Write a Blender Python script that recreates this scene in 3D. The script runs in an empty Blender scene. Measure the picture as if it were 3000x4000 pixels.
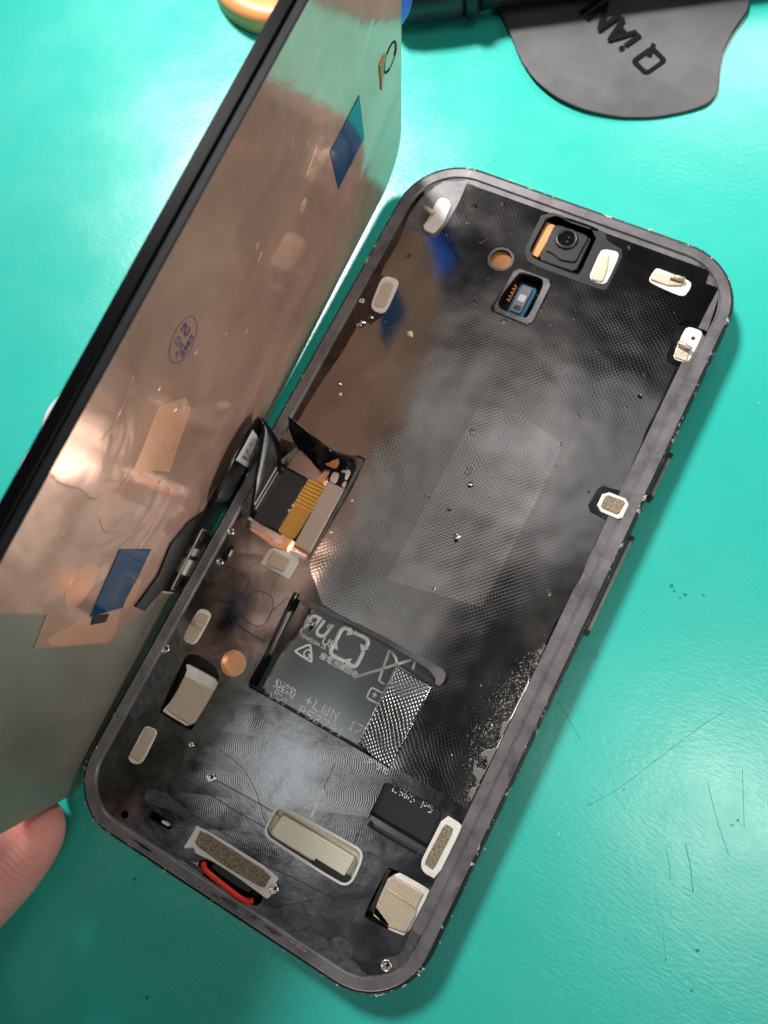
import bpy, bmesh, math, random
from mathutils import Vector, Matrix
from mathutils.geometry import tessellate_polygon
random.seed(7)
MM = 0.001
PI = math.pi
sc = bpy.context.scene
COL = sc.collection

# ------------------------------------------------------------------ camera
cd = bpy.data.cameras.new('camera'); cam = bpy.data.objects.new('camera', cd); COL.objects.link(cam)
right = Vector((0.87704065, 0.45992262, -0.13881958))
down = Vector((0.42499769, -0.87750317, -0.22218272))
fwd = Vector((-0.22400148, 0.13586527, -0.965072))
M = Matrix((right, -down, -fwd)).transposed().to_4x4()
M.translation = Vector((59.5525, 56.4968, 139.8804)) * MM
cam.matrix_world = M
cd.sensor_fit = 'HORIZONTAL'; cd.sensor_width = 36.0
cd.lens = 2844.226 / 3000 * 36
cd.clip_start = 0.005; cd.clip_end = 20
cd.dof.use_dof = True; cd.dof.focus_distance = 0.122; cd.dof.aperture_fstop = 30
sc.camera = cam

# ------------------------------------------------------------------ world: a dim room, glow spots added for reflections in film, deck and mat
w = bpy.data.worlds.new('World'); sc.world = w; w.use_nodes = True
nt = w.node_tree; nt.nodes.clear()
def wm(op, a, b=None, c=None):
    n = nt.nodes.new('ShaderNodeMath'); n.operation = op
    for i, v in enumerate((a, b, c)):
        if v is None: continue
        if isinstance(v, (int, float)): n.inputs[i].default_value = v
        else: nt.links.new(v, n.inputs[i])
    return n.outputs[0]
tc = nt.nodes.new('ShaderNodeTexCoord'); sp = nt.nodes.new('ShaderNodeSeparateXYZ')
nt.links.new(tc.outputs['Generated'], sp.inputs[0])
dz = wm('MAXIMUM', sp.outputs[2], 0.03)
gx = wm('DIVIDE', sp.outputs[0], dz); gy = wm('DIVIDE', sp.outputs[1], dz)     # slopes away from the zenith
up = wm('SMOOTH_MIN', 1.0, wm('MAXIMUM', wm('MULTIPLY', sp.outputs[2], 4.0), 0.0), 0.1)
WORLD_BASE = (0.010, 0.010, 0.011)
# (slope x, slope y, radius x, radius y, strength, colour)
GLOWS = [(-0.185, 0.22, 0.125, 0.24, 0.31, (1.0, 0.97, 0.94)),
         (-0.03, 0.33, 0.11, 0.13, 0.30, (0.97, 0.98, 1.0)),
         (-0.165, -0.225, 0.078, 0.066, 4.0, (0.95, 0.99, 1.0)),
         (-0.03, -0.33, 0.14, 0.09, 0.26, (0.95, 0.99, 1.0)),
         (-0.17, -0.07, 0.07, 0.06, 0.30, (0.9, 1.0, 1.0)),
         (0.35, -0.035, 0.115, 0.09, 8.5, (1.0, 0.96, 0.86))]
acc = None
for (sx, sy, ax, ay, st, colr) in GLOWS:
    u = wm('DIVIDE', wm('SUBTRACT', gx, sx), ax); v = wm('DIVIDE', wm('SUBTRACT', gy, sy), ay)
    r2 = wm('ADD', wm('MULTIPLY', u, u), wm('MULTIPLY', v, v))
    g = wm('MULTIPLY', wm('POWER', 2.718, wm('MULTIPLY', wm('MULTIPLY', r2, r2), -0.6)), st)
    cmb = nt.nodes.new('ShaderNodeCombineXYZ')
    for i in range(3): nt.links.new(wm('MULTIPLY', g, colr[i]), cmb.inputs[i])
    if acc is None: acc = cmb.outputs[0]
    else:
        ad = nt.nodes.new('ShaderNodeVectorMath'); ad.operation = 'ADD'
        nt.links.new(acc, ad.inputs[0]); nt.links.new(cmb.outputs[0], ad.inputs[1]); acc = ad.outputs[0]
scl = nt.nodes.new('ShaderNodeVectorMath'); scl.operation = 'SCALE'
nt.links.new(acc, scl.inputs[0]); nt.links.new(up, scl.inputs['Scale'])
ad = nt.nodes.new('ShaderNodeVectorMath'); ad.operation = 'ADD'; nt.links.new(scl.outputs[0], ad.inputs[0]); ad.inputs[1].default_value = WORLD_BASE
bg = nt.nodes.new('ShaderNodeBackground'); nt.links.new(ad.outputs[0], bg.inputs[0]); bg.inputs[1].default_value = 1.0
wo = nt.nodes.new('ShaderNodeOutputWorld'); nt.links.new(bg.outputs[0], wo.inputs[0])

# ------------------------------------------------------------------ bench lamp and side spot, plus two added fill lights
def area(name, loc, target, size, power, color):
    ld = bpy.data.lights.new(name, 'AREA'); ld.shape = 'DISK'; ld.size = size * MM; ld.energy = power; ld.color = color
    o = bpy.data.objects.new(name, ld); COL.objects.link(o); o.location = Vector(loc) * MM
    d = (Vector(target) - Vector(loc)); o.rotation_euler = d.to_track_quat('-Z', 'Y').to_euler()
    return o
bl = area('bench_lamp', (-292, 345, 500), (-10, 225, 0), 120, 0.98, (1.0, 0.975, 0.95)); bl.data.spread = math.radians(64)
area('back_fill', (30, 380, 130), (0, 190, 0), 120, 0.28, (1.0, 0.98, 0.96))  # added fill, brightens the far end of the mat
wl = area('panel_fill', (430, 75, 165), (0, 88, 42), 150, 0.043, (1.0, 0.95, 0.90)); wl.data.spread = math.radians(36)  # added unseen fill, aimed at the display back to brighten it
sl = bpy.data.lights.new('side_spot', 'SPOT'); sl.energy = 1.7; sl.color = (1.0, 0.93, 0.84); sl.spot_size = math.radians(25); sl.spot_blend = 0.7; sl.shadow_soft_size = 0.05
so = bpy.data.objects.new('side_spot', sl); COL.objects.link(so); so.location = Vector((296, 66, 600)) * MM
so.rotation_euler = (Vector((40, 105, 20)) - Vector((296, 66, 600))).to_track_quat('-Z', 'Y').to_euler()

sc.view_settings.view_transform = 'Standard'; sc.view_settings.look = 'None'
sc.view_settings.exposure = 0.0; sc.view_settings.gamma = 1.0
sc.view_settings.use_curve_mapping = False
sc.cycles.use_denoising = True
sc.cycles.max_bounces = 8
sc.cycles.caustics_reflective = True
sc.cycles.blur_glossy = 0.3
sc.cycles.sample_clamp_indirect = 4.0

SHAPES = {   # outlines in millimetres in the phone's own frame (x across, y along)
'film': [(11.71,144.88),(20.52,144.65),(28.4,144.76),(29.6,144.64),(29.65,141.63),(29.42,135.23),(31.26,133.02),(35.39,133.28),(42.37,133.43),(46.47,133.44),(47.46,134.32),(47.37,140.07),(47.15,142.31),(42.91,143.2),(41.75,144.08),(42.42,144.55),(49.85,144.82),(55.17,144.71),(63.44,144.88),(63.76,142.04),(66.25,142.11),(65.88,133.93),(62.99,133.36),(62.52,132.18),(62.97,125.35),(63.66,124.29),(66.31,123.97),(65.47,123.73),(65.54,116.22),(65.45,110.85),(65.94,102.84),(66.01,97.78),(62.74,97.29),(62.2,96.39),(61.93,92.77),(62.79,91.75),(65.97,91.51),(65.86,86.68),(66.27,79.85),(65.88,76.04),(65.6,72.59),(65.63,67.94),(65.86,63.45),(65.81,60.73),(65.65,57.71),(65.77,53),(63.92,46.55),(64.53,44.27),(65.63,42.54),(65.38,39.83),(65.54,37.87),(65.81,35.47),(62.42,35.64),(57.1,35.55),(51.78,35.26),(50.86,34.91),(43.99,35.97),(43.98,39.46),(43.87,51.28),(51.24,50.88),(52.46,51.2),(53.31,52.25),(53.32,53.61),(51.47,54.28),(38.81,54.66),(30.16,54.36),(26.42,54.62),(24.47,56.24),(24.06,56.66),(20.58,59.82),(20.37,61.3),(20.74,68.85),(20.97,75.23),(20.59,83.04),(19.17,83.19),(17.89,82.49),(12.89,81.7),(5.47,79.71),(2.51,79.6),(4.57,84.39),(4.78,91.8),(5.68,100.89),(5.8,108.69),(8.03,108.55),(7.88,107.92),(9.52,111.3),(9.36,118.7),(6.48,119.29),(4.94,118.94),(4.62,122.16),(4.92,126.57),(4.5,130.73),(8.38,130.47),(11.47,131.12),(12.28,135.15),(12.37,139.52)],
'film_sensor_hole': [(29.57,130.24),(33.03,130.82),(37.35,131.18),(37.6,127.8),(37.56,121.16),(36.58,120.45),(29.06,120.64),(28.49,121.27)],
'film_dot_hole': [(28.47,133.28),(28.75,132.43),(28.79,131.56),(28.6,130.71),(28.2,129.95),(27.6,129.33),(26.84,128.88),(25.99,128.65),(25.09,128.64),(24.2,128.86),(23.39,129.29),(22.72,129.91),(22.22,130.67),(21.93,131.52),(21.88,132.41),(22.07,133.27),(22.48,134.04),(23.09,134.67),(23.85,135.11),(24.72,135.34),(25.62,135.34),(26.51,135.11),(27.31,134.67),(27.98,134.04)],
'patch': [(35.67,102.62),(52.95,101.42),(53.29,93.64),(52.85,67.35),(35.04,64.06)],
'window': [(20.18,52.92),(20.42,53.86),(21.24,54.04),(22.3,53.12),(23.23,52.95),(27.08,53.37),(33.37,53.86),(42.1,53.84),(47.32,53.63),(50.47,52.94),(51.67,51.66),(51.34,50.94),(43.81,50.56),(44.09,36.01),(50.85,34.9),(43.43,35.12),(39.71,34.6),(34.17,34.62),(32.8,34.98),(23.71,35.15),(22.22,35.63),(21.71,37.05)],
'camhole': [(29.22,145.47),(39.69,145.81),(41.69,144.24),(42.17,136.2),(41.35,134.57),(31.22,134.26),(30.08,135.57)],
'sensorhole': [(30.39,130.21),(31.16,130.83),(34.85,130.92),(35.63,130.37),(35.92,128.89),(36.1,122.59),(35.4,121.85),(30.92,121.79),(29.74,122.3),(29.32,124.02)],
'connhole': [(5.36,79.48),(13.64,81.05),(18,82.26),(19.2,81.17),(19.65,80.15),(19.67,76.46),(19.66,73.81),(19.45,61.06),(18.58,60.03),(15.28,59.99),(12.04,59.79),(10.51,60.25),(5.69,60.83),(4.96,62.83)],
'speakerhole': [(51.17,32.16),(51.96,32.77),(60.32,33.44),(61.97,33.07),(62.47,32.07),(62.58,26.32),(62.38,25.16),(61.31,24.65),(52.47,24.47),(51.58,25),(51.31,26.14),(51.33,30.29)],
'creamrecess': [(36.31,18.86),(36.84,19.73),(37.8,20.08),(51.77,20.62),(52.87,20.35),(53.45,19.42),(53.68,16.02),(53.15,14.71),(51.9,14.25),(38.03,14.33),(36.81,14.69),(36.29,15.44)],
'bigholeG': [(7.51,33.64),(7.7,34.51),(8.72,35.17),(9.98,35.43),(13.48,35.21),(14.7,34.58),(15.49,33.72),(15.84,32.9),(15.69,23.21),(15,22.96),(8.3,22.88),(8.21,23.58)],
'bigholeJ': [(58.29,20.64),(61.79,21.12),(65.74,21.14),(66.03,20.57),(66.08,17.9),(65.67,12.56),(63.77,12.18),(62.41,12),(58.5,11.58),(57.89,12.21),(57.95,17.45),(58.14,20.43)],
'slotBlack': [(15.85,6.96),(16.04,7.55),(16.92,7.91),(20.25,7.86),(20.94,7.53),(21.1,6.91),(20.45,6.43),(17.91,6.32),(16.24,6.34)],
'slotRed': [(28.27,4.86),(29.11,5.68),(30.3,5.89),(33.03,6.17),(40.15,6.35),(41.02,5.95),(41.51,4.88),(41.09,3.85),(40.27,3.5),(36.89,3.14),(32.78,3.06),(29.51,3.25),(28.69,3.94)],
'b_tl': [(8.23,133.57),(7.85,138.87),(8.66,139.82),(10.29,139.69),(11.3,138.54),(11.54,134.92),(10.92,132.2),(10.41,131.53),(8.66,131.58),(7.86,132.49)],
'b_l2': [(5.38,118.28),(6.15,119.34),(8.35,119.54),(9.33,118.75),(9.8,112.37),(8.89,111.38),(7.02,111.46),(6.09,112.56)],
'b_cam': [(42.89,140.9),(43.6,141.64),(45.99,142.04),(46.69,141.31),(46.92,135.3),(46.4,134.45),(44.23,134.16),(43.31,134.94),(43.14,135.73)],
'b_hor': [(53.73,139.35),(54.01,141.33),(54.48,141.68),(60.23,141.52),(61.36,141.15),(61.65,139.86),(61.32,138.02),(59.87,137.69),(54.78,138.07),(53.99,138.45)],
'b_right': [(63.88,131.86),(64.55,132.57),(66.67,132.67),(67.31,131.98),(67.21,126.46),(66.64,125.53),(64.84,125.27),(64.05,125.88)],
'b_mid': [(63.36,96.54),(68.4,96.73),(68.68,92.62),(63.37,92.57)],
'b_e': [(12.08,59.71),(15.28,59.99),(18.53,60.3),(18.29,56.13),(18.1,55.74),(11.93,55.93),(11.84,56.19)],
'b_g7': [(5.24,42.35),(5.85,43.24),(7.15,43.45),(8.06,43.13),(8.26,42.31),(8.34,37.68),(7.85,36.6),(6.29,36.36),(5.26,36.87)],
'b_g9': [(7.93,32.96),(11.66,33.11),(15.56,33.13),(15.9,31.17),(15.55,23.21),(8.67,23.2),(8.54,23.51),(9.16,25.85),(9.14,31.67)],
'b_g10': [(7.15,19.25),(7.75,19.88),(9.35,20.06),(10.03,19.55),(10.29,14.26),(9.79,13.25),(8.41,12.74),(7.47,13.1),(7.29,13.37)],
'b_bar': [(24.84,9.89),(42.22,10.06),(42.26,8),(42.45,6.77),(42.19,5.67),(40.74,5.78),(34.9,6.09),(29.95,6.04),(27.05,5.56),(26.33,6.32),(24.81,5.28),(24.63,5.48),(24.95,8.59)],
'b_j12': [(62.73,32.88),(66.07,32.81),(66.25,31.65),(66.13,22.97),(63.95,22.85),(63.05,23.33),(62.59,24.32),(62.58,25.82)],
'b_j13': [(58.93,20.7),(65.73,20.9),(66.03,20.57),(65.83,12.77),(64.66,11.98),(62.6,11.63),(62.36,12.34),(59.23,12.73)],
'cream': [(37.7,18.69),(38.01,18.92),(51.94,19.07),(52.42,18.96),(52.19,15.54),(51.92,15.01),(37.99,14.85),(37.27,15.36)],
'p_l2': [(6.18,117.41),(6.73,118.25),(8.58,118.31),(9.26,112.85),(7.63,112.15),(6.76,112.72)],
'p_cam': [(43.17,140.28),(44.96,140.59),(45.84,137.75),(46.16,134.7),(44.17,134.28),(43.57,135.05),(43.56,138.54)],
'p_hor': [(53.95,139.72),(54.21,140.55),(57.41,140.62),(59.92,141.39),(60.1,139.77),(57.71,138.75),(54.15,138.66)],
'p_right': [(64.1,126.45),(64.32,127.37),(66.34,127.98),(66.8,126.01),(66.49,125.6),(64.59,125.57)],
'p_mid': [(64.01,95.98),(67.64,96.22),(67.45,93.31),(63.98,93.21)],
'p_e': [(13.01,59.37),(16.92,59.3),(17.07,58.29),(17.01,56.38),(13.3,56.11),(12.8,57.16)],
'p_g7': [(5.63,42.41),(7.74,42.7),(8.15,42.26),(8,37.76),(7.49,36.72),(5.6,36.78),(5.46,37.49)],
'p_g9': [(9.11,31.02),(15.46,31.19),(15.95,31.07),(15.4,23.67),(9.08,23.92),(9.43,25.87)],
'p_g10': [(7.48,19.18),(7.89,19.65),(9.52,19.78),(9.92,19.37),(10.02,14.23),(9.56,13.61),(7.72,13.6),(7.44,13.82),(7.81,16.62)],
'p_bar': [(25.94,9.61),(41.02,9.51),(40.9,6.82),(32.83,6.51),(26.13,6.86)],
'p_j12': [(63.41,31.63),(65.23,31.58),(65.07,24.03),(63.1,24.16)],
'p_j13': [(58.85,19.83),(65.22,20.11),(65.17,17.63),(65.64,15.94),(65.33,12.97),(62.36,12.34),(59.02,12.62)],
'g_square': [(12.95,49.93),(13.71,51.04),(16.13,51.66),(17.63,50.98),(18.46,48.81),(18.43,46.21),(17.11,45.15),(14.33,45.15),(13.09,46.08),(12.91,48.07)],
'g_line1': [(19.85,52.89),(18.35,48.75),(18.62,46.83)],
'g_line2': [(19.69,43.53),(14.05,43.72),(12.17,44.31),(11.36,45.2),(11.26,46.32),(9.71,46.32),(6.64,46.22),(5.48,46.96),(5.18,48.66)],
'g_line3': [(11.26,46.32),(11.71,50.62),(11.42,52.32),(10.4,52.87),(6.03,52.55)],
'g_j1': [(11.53,22.77),(27.3,22.18),(36.13,15.87)],
'g_long1': [(15.13,15.26),(22.21,15.38),(30.28,15.31),(36.65,15.59)],
'g_long2': [(23.89,17.98),(31.13,18.38),(37.78,18.54)],
'g_long3': [(16.26,11.63),(22.23,10.86),(30.16,11.03),(40.11,11.77)],
'g_j2': [(37.3,10.04),(45.32,11.01),(51.46,11.5),(52.4,11.29),(52.09,10.36)],
'g_j3': [(43.58,4.85),(46.13,7.07),(49.78,10.03)],
'g_j4': [(51.29,20.48),(50.98,24.15),(51.73,24.82)],
'g_j5': [(53.72,21.08),(57.88,20.91),(59.02,20.8)],
'g_whistle': [(62.34,4.6),(62.17,6.66),(61.8,8.37),(60.91,9.55),(61.47,10),(63.03,10.06),(64.22,9.3),(65.6,8.67),(66.36,7.2),(66.04,5.82),(64.74,5.29),(63.45,5.25)],
'g_j7': [(41.97,30.97),(42.11,27.06),(42.33,26.13)],
'sliver': [(42.06,26.11),(42.51,26.17),(42.74,20.99),(42.23,21.04)],
'bezel': [(22.37,53.01),(22.76,53.79),(26.65,54.16),(30.2,54.24),(38.79,54.66),(51.41,54.38),(52.45,53.97),(52.66,52.45),(52.32,51.46),(51.56,51.33),(51.23,52.24),(49.59,53.02),(47.49,53.3),(42.22,53.62),(33.47,53.68),(27.21,53.15),(23.35,52.72)],
'blot': [(46.93,5.65),(48.83,6.25),(50.82,6.16),(51.13,5.1),(52.58,5.45),(54.85,5.3),(55.07,6.4),(56.3,7.12),(58.34,6.84),(59.04,6.04),(59.13,4.88),(60.74,4.86),(61.63,4.18),(62.29,4.45),(62.83,3.93),(62.41,2.73),(58.29,2.46),(52.77,2.62),(48.19,1.92),(46.93,3.16)],
'cam_orange': [(30.47,142.64),(32.39,142.52),(32.16,135.54),(30.91,135.92)],
'cam_box': [(32.03,143.88),(38.84,144.56),(40.08,141.8),(39.83,134.92),(33.28,135.42),(32.6,136.32)],
'sensor': [(31.59,128.8),(34.26,129.05),(34.35,122.41),(31.79,122.75)],
'c_gold': [(12.27,74.74),(16.04,74.94),(16.25,73.6),(15.69,62.59),(11.88,62.84),(12.07,65.67),(12.02,69.52)],
'c_tan': [(16.65,75.24),(19.55,75.2),(19.77,74.6),(19.79,62.42),(19.53,61.8),(16.71,61.69),(16.32,62.1),(16.21,74.52)],
'c_cu1': [(14.33,78.25),(15.27,78.07),(15.21,74.74),(13.69,74.64)],
'c_cu2': [(5.69,60.83),(7.25,61.08),(10.39,61.2),(11.66,60.81),(13.58,60.95),(13.36,62.65),(15.03,62.67),(15.1,60.3),(11.99,59.87),(10.51,60.25)],
'c_w1': [(15.9,78.06),(17.24,78.28),(17.58,76.49),(17.27,75.93),(16.09,75.99)],
'c_w2': [(17.37,79.38),(19.11,79.79),(19.22,77.68),(18.64,77.61),(18.35,78.91),(17.31,78.52)],
'c_w3': [(18.85,77.41),(19.39,77.36),(19.6,76.02),(18.68,76.2)],
'c_w4': [(15.67,60.78),(19.29,60.98),(19.07,60.27),(15.86,60.07)],
'c_black': [(13.55,81.21),(17.92,82.02),(19.2,81.17),(19.56,80.11),(19.68,76.06),(15.84,75.87),(15.02,77.75),(15.5,78.8)],
'tri': [(26.97,46.84),(27.63,47.03),(29.35,44.47),(29.18,43.96),(25.53,44.21),(25.16,44.6)],
'leaf': [(-6.17,194.58),(0.3,188.53),(6.63,181.65),(11.97,177.61),(18.25,175.03),(25.23,174.26),(32.85,175.41),(39.67,178.08),(45.17,181.75),(48.52,184.89),(49.29,188.28),(47.48,193.5),(46.33,197.89),(46.33,203.7),(47.18,209.38),(46.32,212.53)],
}
# ------------------------------------------------------------------ materials
class N:
    def __init__(s, name):
        s.m = bpy.data.materials.new(name); s.m.use_nodes = True
        s.t = s.m.node_tree; s.b = s.t.nodes['Principled BSDF']; s.h = None
        s.tc = s.t.nodes.new('ShaderNodeTexCoord').outputs['Object']
    def new(s, k): return s.t.nodes.new(k)
    def ln(s, a, b): s.t.links.new(a, b)
    def math(s, op, a, b=None, c=None):
        n = s.new('ShaderNodeMath'); n.operation = op
        for i, v in enumerate((a, b, c)):
            if v is None: continue
            if isinstance(v, (int, float)): n.inputs[i].default_value = v
            else: s.ln(v, n.inputs[i])
        return n.outputs[0]
    def noise(s, scale, detail=3, rough=0.55, dist=0.0, stretch=None, rot=0):
        n = s.new('ShaderNodeTexNoise'); n.inputs['Scale'].default_value = scale; n.inputs['Detail'].default_value = detail
        n.inputs['Roughness'].default_value = rough; n.inputs['Distortion'].default_value = dist
        v = s.tc
        if stretch:
            mp = s.new('ShaderNodeMapping'); mp.inputs['Scale'].default_value = stretch; mp.inputs['Rotation'].default_value = (0, 0, rot)
            s.ln(v, mp.inputs[0]); v = mp.outputs[0]
        s.ln(v, n.inputs['Vector']); return n.outputs[0]
    def ramp(s, v, stops):
        r = s.new('ShaderNodeValToRGB'); e = r.color_ramp.elements
        while len(e) < len(stops): e.new(0.5)
        for k, (p, c) in enumerate(stops):
            e[k].position = p; e[k].color = (c, c, c, 1) if isinstance(c, (int, float)) else (*c, 1)
        s.ln(v, r.inputs[0]); return r.outputs[0]
    def bump(s, hgt, dist, strength=1.0):
        b = s.new('ShaderNodeBump'); b.inputs['Distance'].default_value = dist; b.inputs['Strength'].default_value = strength
        s.ln(hgt, b.inputs['Height'])
        if s.h is not None: s.ln(s.h, b.inputs['Normal'])
        s.h = b.outputs[0]; s.ln(s.h, s.b.inputs['Normal'])
    def set(s, **k):
        for a, v in k.items():
            i = s.b.inputs[a.replace('_', ' ')]
            if hasattr(v, 'is_linked'): s.ln(v, i)
            else: i.default_value = (*v, 1) if isinstance(v, tuple) and len(v) == 3 and a != 'Subsurface_Radius' else v
        return s
    def xyz(s):
        n = s.new('ShaderNodeSeparateXYZ'); s.ln(s.tc, n.inputs[0]); return n.outputs

def plain(name, col, rough=0.5, metal=0.0, var=0.0, nscale=400, bump=0.0, **k):
    n = N(name); n.set(Base_Color=col, Roughness=rough, Metallic=metal, **k)
    if var:
        v = n.noise(nscale, 4)
        lo = tuple(c * (1 - var) for c in col); hi = tuple(min(1, c * (1 + var)) for c in col)
        n.set(Base_Color=n.ramp(v, [(0.3, lo), (0.7, hi)]))
    if bump: n.bump(n.noise(nscale * 2.5, 3), bump * MM)
    return n.m

def weave(name, c0, c1, period, rough, metal, amp, diag=False):
    n = N(name); x, y, z = n.xyz(); k = 2 * PI / (period * MM)
    if diag: a = n.math('ADD', x, y); b = n.math('SUBTRACT', x, n.math('MULTIPLY', y, 0.35))
    else: a, b = x, y
    s1 = n.math('SINE', n.math('MULTIPLY', a, k)); s2 = n.math('SINE', n.math('MULTIPLY', b, k))
    h = n.math('MULTIPLY_ADD', n.math('MULTIPLY', s1, s2), 0.5, 0.5)
    n.set(Base_Color=n.ramp(h, [(0.1, c0), (0.8, c1)]), Roughness=rough, Metallic=metal)
    n.bump(h, amp * MM); n.bump(n.noise(300, 2), 0.12 * MM)
    return n.m

# the mat: glossy green rubber, fine grain, dents and specks
n = N('mat_rubber')
n.set(Base_Color=n.ramp(n.noise(14, 4), [(0.3, (0.026, 0.45, 0.37)), (0.7, (0.036, 0.53, 0.44))]),
      Roughness=n.ramp(n.noise(60, 4), [(0.3, 0.22), (0.75, 0.31)]), Specular_IOR_Level=0.7)
n.bump(n.noise(700, 3, 0.6, stretch=(1.0, 2.6, 1.0), rot=0.5), 0.036 * MM); n.bump(n.noise(260, 3, 0.6), 0.03 * MM); n.bump(n.noise(24, 3), 0.25 * MM)
MAT = n.m
MAT_MARK = plain('mat_dirt', (0.012, 0.20, 0.165), 0.5)
MAT_CUT = plain('mat_scratch', (0.06, 0.46, 0.38), 0.3)
MAT_LINE = plain('mat_crease', (0.016, 0.34, 0.28), 0.35)

# black film: shiny, pressed over a woven layer, softly wavy
def film(name, col, rough=0.17, wav=1.0, weave_amp=1.0, metal=0.72):
    n = N(name); x, y, z = n.xyz(); k = 2 * PI / (0.88 * MM)
    wob = n.math('MULTIPLY', n.noise(120, 2), 0.0016)
    s1 = n.math('SINE', n.math('MULTIPLY', n.math('ADD', x, wob), k)); s2 = n.math('SINE', n.math('MULTIPLY', n.math('ADD', y, wob), k))
    msk = n.ramp(n.noise(38, 3), [(0.38, 0.12), (0.62, 1.0)])
    h = n.math('MULTIPLY', n.math('MULTIPLY', s1, s2), msk)
    pit = n.math('GREATER_THAN', n.math('ABSOLUTE', h), 0.42)
    vv = n.math('MULTIPLY', n.math('MULTIPLY_ADD', n.noise(50, 4), 0.5, 0.75), n.math('SUBTRACT', 1.0, n.math('MULTIPLY', n.math('MULTIPLY', pit, msk), 0.68)))  # weave dots darkened in the colour, standing in for facet shading
    n.set(Base_Color=n.ramp(vv, [(0.0, (0.0, 0.0, 0.0)), (1.0, col)]),
          Roughness=n.ramp(n.noise(90, 5), [(0.3, rough * 0.8), (0.7, rough * 1.5)]), Metallic=metal)
    n.bump(h, 0.0042 * MM * weave_amp); n.bump(n.noise(70, 2, 0.4), 0.16 * MM * wav); n.bump(n.noise(500, 2), 0.004 * MM)
    sp_ = n.ramp(n.noise(420, 2, 0.5), [(0.70, 0.0), (0.76, 1.0)])
    n.bump(sp_, 0.02 * MM)
    return n.m
FILM = film('black_graphite_film', (0.60, 0.57, 0.55), rough=0.105, metal=1.0, wav=2.3)
PATCH = film('black_tape_under_film', (0.76, 0.725, 0.71), rough=0.15, wav=3.5, weave_amp=1.3, metal=1.0)
STRIP = film('silvery_black_film', (0.36, 0.37, 0.37), rough=0.13, wav=1.5, weave_amp=12, metal=1.0)
CRUMP = film('torn_film', (0.50, 0.48, 0.47), rough=0.15, wav=1.6, weave_amp=1.0, metal=1.0)

# deck: black anodised, milled in arcs
n = N('milled_black_metal'); x, y, z = n.xyz()
xr = n.math('ADD', n.math('MULTIPLY', x, 0.93), n.math('MULTIPLY', y, 0.37)); yr = n.math('SUBTRACT', n.math('MULTIPLY', y, 0.93), n.math('MULTIPLY', x, 0.37))
yr = n.math('ADD', yr, n.math('MULTIPLY', n.noise(90, 2), 0.001))
cell = n.math('SUBTRACT', n.math('MULTIPLY', n.math('FRACT', n.math('MULTIPLY', yr, 180.0)), 2.0), 1.0)
ph = n.math('ADD', xr, n.math('MULTIPLY', n.math('MULTIPLY', cell, cell), 0.0013))
arcs = n.math('SINE', n.math('MULTIPLY', ph, 2 * PI / (0.42 * MM)))
msk = n.ramp(n.noise(45, 3), [(0.40, 0.15), (0.62, 1.0)])
dirt = n.noise(130, 6, 0.7, 0.6)
n.set(Base_Color=n.ramp(dirt, [(0.35, (0.08, 0.079, 0.08)), (0.55, (0.17, 0.17, 0.174)), (0.75, (0.27, 0.265, 0.26))]),
      Roughness=n.ramp(dirt, [(0.3, 0.10), (0.7, 0.22)]), Metallic=1.0)
n.bump(n.math('MULTIPLY', arcs, msk), 0.0035 * MM); n.bump(n.math('MULTIPLY', cell, cell), 0.004 * MM); n.bump(n.noise(900, 4), 0.012 * MM)
DECK = n.m
n = N('frame_rail'); sc_ = n.noise(500, 5, 0.7)
n.set(Base_Color=n.ramp(n.noise(150, 6, 0.72), [(0.34, (0.085, 0.08, 0.083)), (0.5, (0.14, 0.133, 0.137)), (0.68, (0.19, 0.18, 0.185))]), Roughness=n.ramp(sc_, [(0.3, 0.36), (0.7, 0.5)]), Metallic=0.35)
n.bump(n.noise(1500, 3), 0.012 * MM); n.bump(n.noise(220, 2, stretch=None), 0.03 * MM)
RAIL = n.m
n = N('worn_frame_edge')
chip = n.ramp(n.noise(420, 5, 0.75), [(0.59, 0.0), (0.62, 1.0)])
mixn = n.new('ShaderNodeMix'); mixn.data_type = 'RGBA'; n.ln(chip, mixn.inputs[0]); mixn.inputs[6].default_value = (0.035, 0.033, 0.035, 1); mixn.inputs[7].default_value = (0.62, 0.62, 0.60, 1)
n.set(Base_Color=mixn.outputs[2], Roughness=0.36, Metallic=n.math('MULTIPLY_ADD', chip, -0.4, 0.5)); n.bump(n.noise(420, 5, 0.75), 0.10 * MM)
EDGE = n.m
BLOT = plain('dry_adhesive_haze', (0.055, 0.056, 0.06), 0.62, 0.15, var=0.5, nscale=900, bump=0.02)
BLOT2 = plain('dried_glue', (0.13, 0.125, 0.12), 0.7, 0.0, var=0.5, nscale=1200, bump=0.03)
BLACK = plain('black_plastic', (0.012, 0.012, 0.013), 0.38, var=0.2, bump=0.01)
GLOSSBLACK = plain('glossy_black', (0.006, 0.006, 0.007), 0.09)
PIT = plain('dark_inside', (0.006, 0.006, 0.006), 0.6)
GROOVE = plain('dark_groove', (0.008, 0.008, 0.009), 0.5)
SHINYLINE = plain('bright_groove_edge', (0.10, 0.10, 0.105), 0.35, 0.6)
WHITE = plain('bare_pale_metal', (0.76, 0.74, 0.70), 0.42, 0.15, var=0.08, nscale=700, bump=0.012)
CREAM = plain('champagne_metal', (0.76, 0.72, 0.58), 0.36, 0.35, var=0.06, nscale=1400, bump=0.012)
FABRIC = weave('conductive_fabric', (0.26, 0.20, 0.14), (0.76, 0.65, 0.50), 0.44, 0.45, 0.35, 0.05, True)
FOAM = plain('conductive_foam', (0.26, 0.21, 0.15), 0.6, 0.45, var=0.75, nscale=3200, bump=0.12)
COPPER = plain('bare_copper', (0.80, 0.46, 0.28), 0.30, 0.75, var=0.06, nscale=500)
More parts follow.
